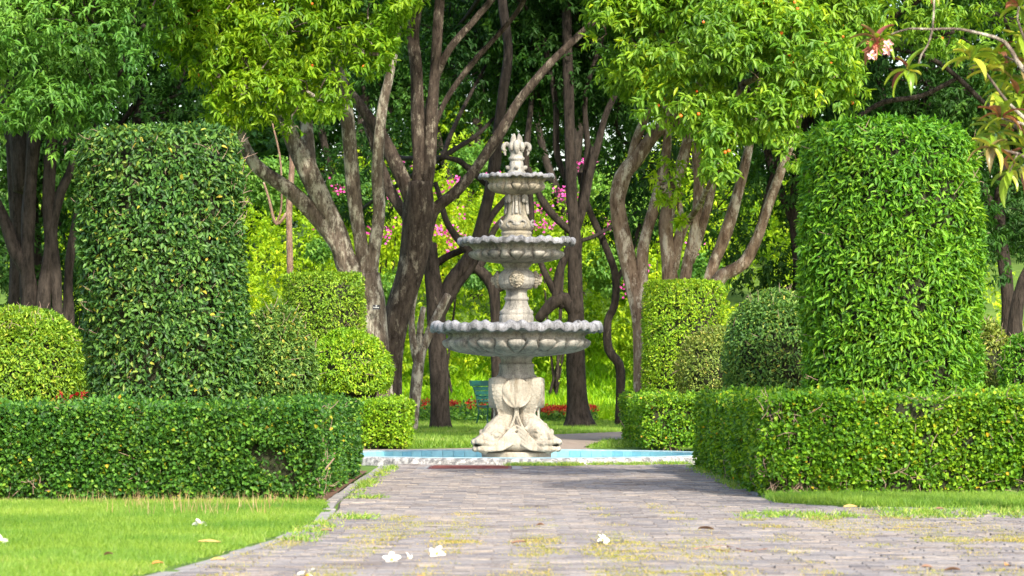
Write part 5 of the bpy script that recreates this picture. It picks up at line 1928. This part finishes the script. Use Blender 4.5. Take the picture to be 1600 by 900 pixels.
def build_frangipani():
    D = 20.0
    bx = 4.6
    root = empty('frangipani_tree', (bx, D, 0), 'frangipani tree reaching in from the right with reddish leaf rosettes and pink flowers', 'tree')
    g = Geo()
    P = lambda x, y, dd=0: at(x, y, D + dd)

    def br(pts, gg):
        gg.tube([(*P(x, y, dd), r * .68) for x, y, r, dd in pts], .06, 8, rough=.12, seed=int(pts[0][0]))
    g.tube([(bx, D, 0, .13), (bx + .05, D, .8, .11), (bx - .1, D, 1.6, .09), (bx - .25, D - .1, 2.4, .07)], .1, 12, rough=.12, seed=4)
    link('trunk', g.mesh('trunk'), M['bark_grey'], root)
    limbs = [
        [(1680, 250, .05, 0), (1660, 150, .035, 0), (1600, 110, .024, 0), (1570, 66, .018, 0), (1520, 50, .014, 0), (1490, 45, .012, 0), (1455, 46, .012, 0), (1420, 45, .010, 0), (1392, 54, .009, 0)],
        [(1457, 46, .010, 0), (1450, 70, .009, 0), (1440, 85, .009, 0), (1435, 101, .008, 0)],
        [(1457, 46, .009, 0), (1459, 20, .009, 0), (1462, -20, .010, 0), (1480, -80, .014, 0), (1560, -200, .02, 0), (1640, -260, .03, 0)],
        [(1680, 240, .04, 0), (1620, 200, .022, 0), (1575, 160, .014, 0), (1545, 120, .012, 0), (1525, 96, .010, 0)],
        [(1680, 300, .04, 0), (1630, 260, .02, 0), (1590, 240, .014, 0), (1565, 235, .012, 0), (1550, 228, .010, 0)],
        [(1620, 200, .016, 0), (1585, 190, .012, 0), (1565, 185, .010, 0)],
        [(1620, 120, .016, 0), (1600, 60, .012, 0), (1590, 30, .010, 0), (1592, 10, .009, 0)],
        [(1590, 240, .010, 0), (1580, 262, .008, 0), (1575, 275, .007, 0)],
        [(1600, 110, .012, 0), (1585, 95, .010, .1), (1570, 88, .010, .2)]]
    for lb in limbs:
        g = Geo()
        br(lb, g)
        link('limb', g.mesh('limb'), M['bark_grey'], root)
    meshes = []
    for (L, W, dr) in ((.19, .058, .5), (.16, .052, .9), (.14, .046, .3)):
        for mt in (BLG, BLR):
            me = big_leaf_mesh(L, W, dr)
            me.materials.append(mt)
            meshes.append(me)
    # rosettes: pixel, depth offset, count, redness, tilt
    ros = [(1370, 66, 0, 12, .8, 0.5), (1418, 112, 0, 13, .55, 1.5), (1518, 93, 0, 13, .6, .9), (1548, 112, .2, 11, .5, .8), (1565, 184, 0, 12, .7, .9), (1548, 232, 0, 14, .85, 1.0), (1576, 272, 0, 9, .1, 2.2), (1592, 12, 0, 13, .7, .4),
           (1560, 86, .3, 11, .3, .8), (1598, 55, .2, 12, .2, .7), (1600, 100, .3, 12, .3, .9), (1590, 150, .2, 12, .35, .9), (1606, 190, .3, 11, .3, .9), (1600, 232, .2, 12, .4, .9), (1575, 120, .4, 11, .3, .8), (1596, 262, .3, 9, .2, 1.6), (1470, -28, 0, 10, .4, 1.2), (1570, 145, .3, 10, .3, 1.0)] + [(random.uniform(1552, 1625), random.uniform(20, 265), random.uniform(.1, .7), 10, .35, random.choice((.6, .9, 1.1))) for _ in range(13)]
    for (px, py, dd, cnt, red, tilt) in ros:
        c = P(px, py, dd)
        for k in range(cnt):
            az = k * 2.4 + random.uniform(-.3, .3)
            el = random.uniform(-.9, .9) + (.25 if tilt < 1 else -.15)
            if tilt > 1.4:
                el = random.uniform(-1.1, .35) if k % 4 else 1.1
            d = Vector((math.cos(el) * math.cos(az), math.cos(el) * math.sin(az), math.sin(el)))
            me = meshes[(random.randrange(3)) * 2 + (1 if random.random() < red * .45 else 0)]
            o = bpy.data.objects.new('leaf', me)
            C.objects.link(o)
            o.parent = root
            up = Vector((0, 0, 1)) if abs(d.z) < .93 else Vector((0, 1, 0))
            zax = (up - d * up.dot(d)).normalized()
            xax = d.cross(zax)
            o.matrix_local = Matrix.Translation(c - root.location + d * .012) @ Matrix((xax, d, zax)).transposed().to_4x4() @ Matrix.Scale(random.uniform(.75, 1.1), 4)
    # flower head
    fc = P(1372, 72) - root.location
    for (dx, dz, rx) in ((.055, .005, 80), (.05, -.035, 100), (-.045, -.065, 95)):
        flower('flower', None, None, fc + Vector((dx, -.07, dz)), (R(rx), R(random.uniform(-15, 15)), R(random.uniform(-20, 20))), .95, PETP, parent=root)
    g = Geo()
    for k in range(46):
        d = Vector((random.gauss(0, .8), -.7, random.gauss(-.1, .8))).normalized()
        e = P(1368, 72) + d * random.uniform(.045, .085)
        g.tube([(*P(1370, 70), .003), (*e, .0035), (*(e + d * .012), .005)], .02, 5, cap=False)
    link('flower_stalks', g.mesh('flower_stalks'), M['bud_red'], root, kind='stuff')
    # the rest of the crown, above and beside the view: it shades the path
    bl = [((3.9, 21.0, 5.6), (1.0, 1.4, .6), 1.0), ((2.9, 25.4, 5.8), (.9, 1.5, .5), .8)]
    me, Pp, T = crown_mesh('crown', bl, 1700, .20, .3, 301, 7, .2, thin=.1, cell=1.5)
    link('crown', me, M['leaf_crown_lit'], root, kind='stuff')
    g = Geo()
    s0 = Vector((bx - .25, D - .1, 2.4))
    for b in bl:
        c = Vector(b[0])
        m1 = Vector((s0.x + (c.x - s0.x) * .35, s0.y, 4.6))
        g.tube([(*s0, .06), (*m1, .05), (*c, .03)], .15, 8, rough=.1, seed=5)
    link('upper_limbs', g.mesh('upper_limbs'), M['bark_grey'], root, kind='stuff')


build_frangipani()
print('tris ~', sum(sum(len(p.vertices) - 2 for p in m.polygons) if len(m.polygons) < 2000 else len(m.polygons) * 2 for m in bpy.data.meshes))
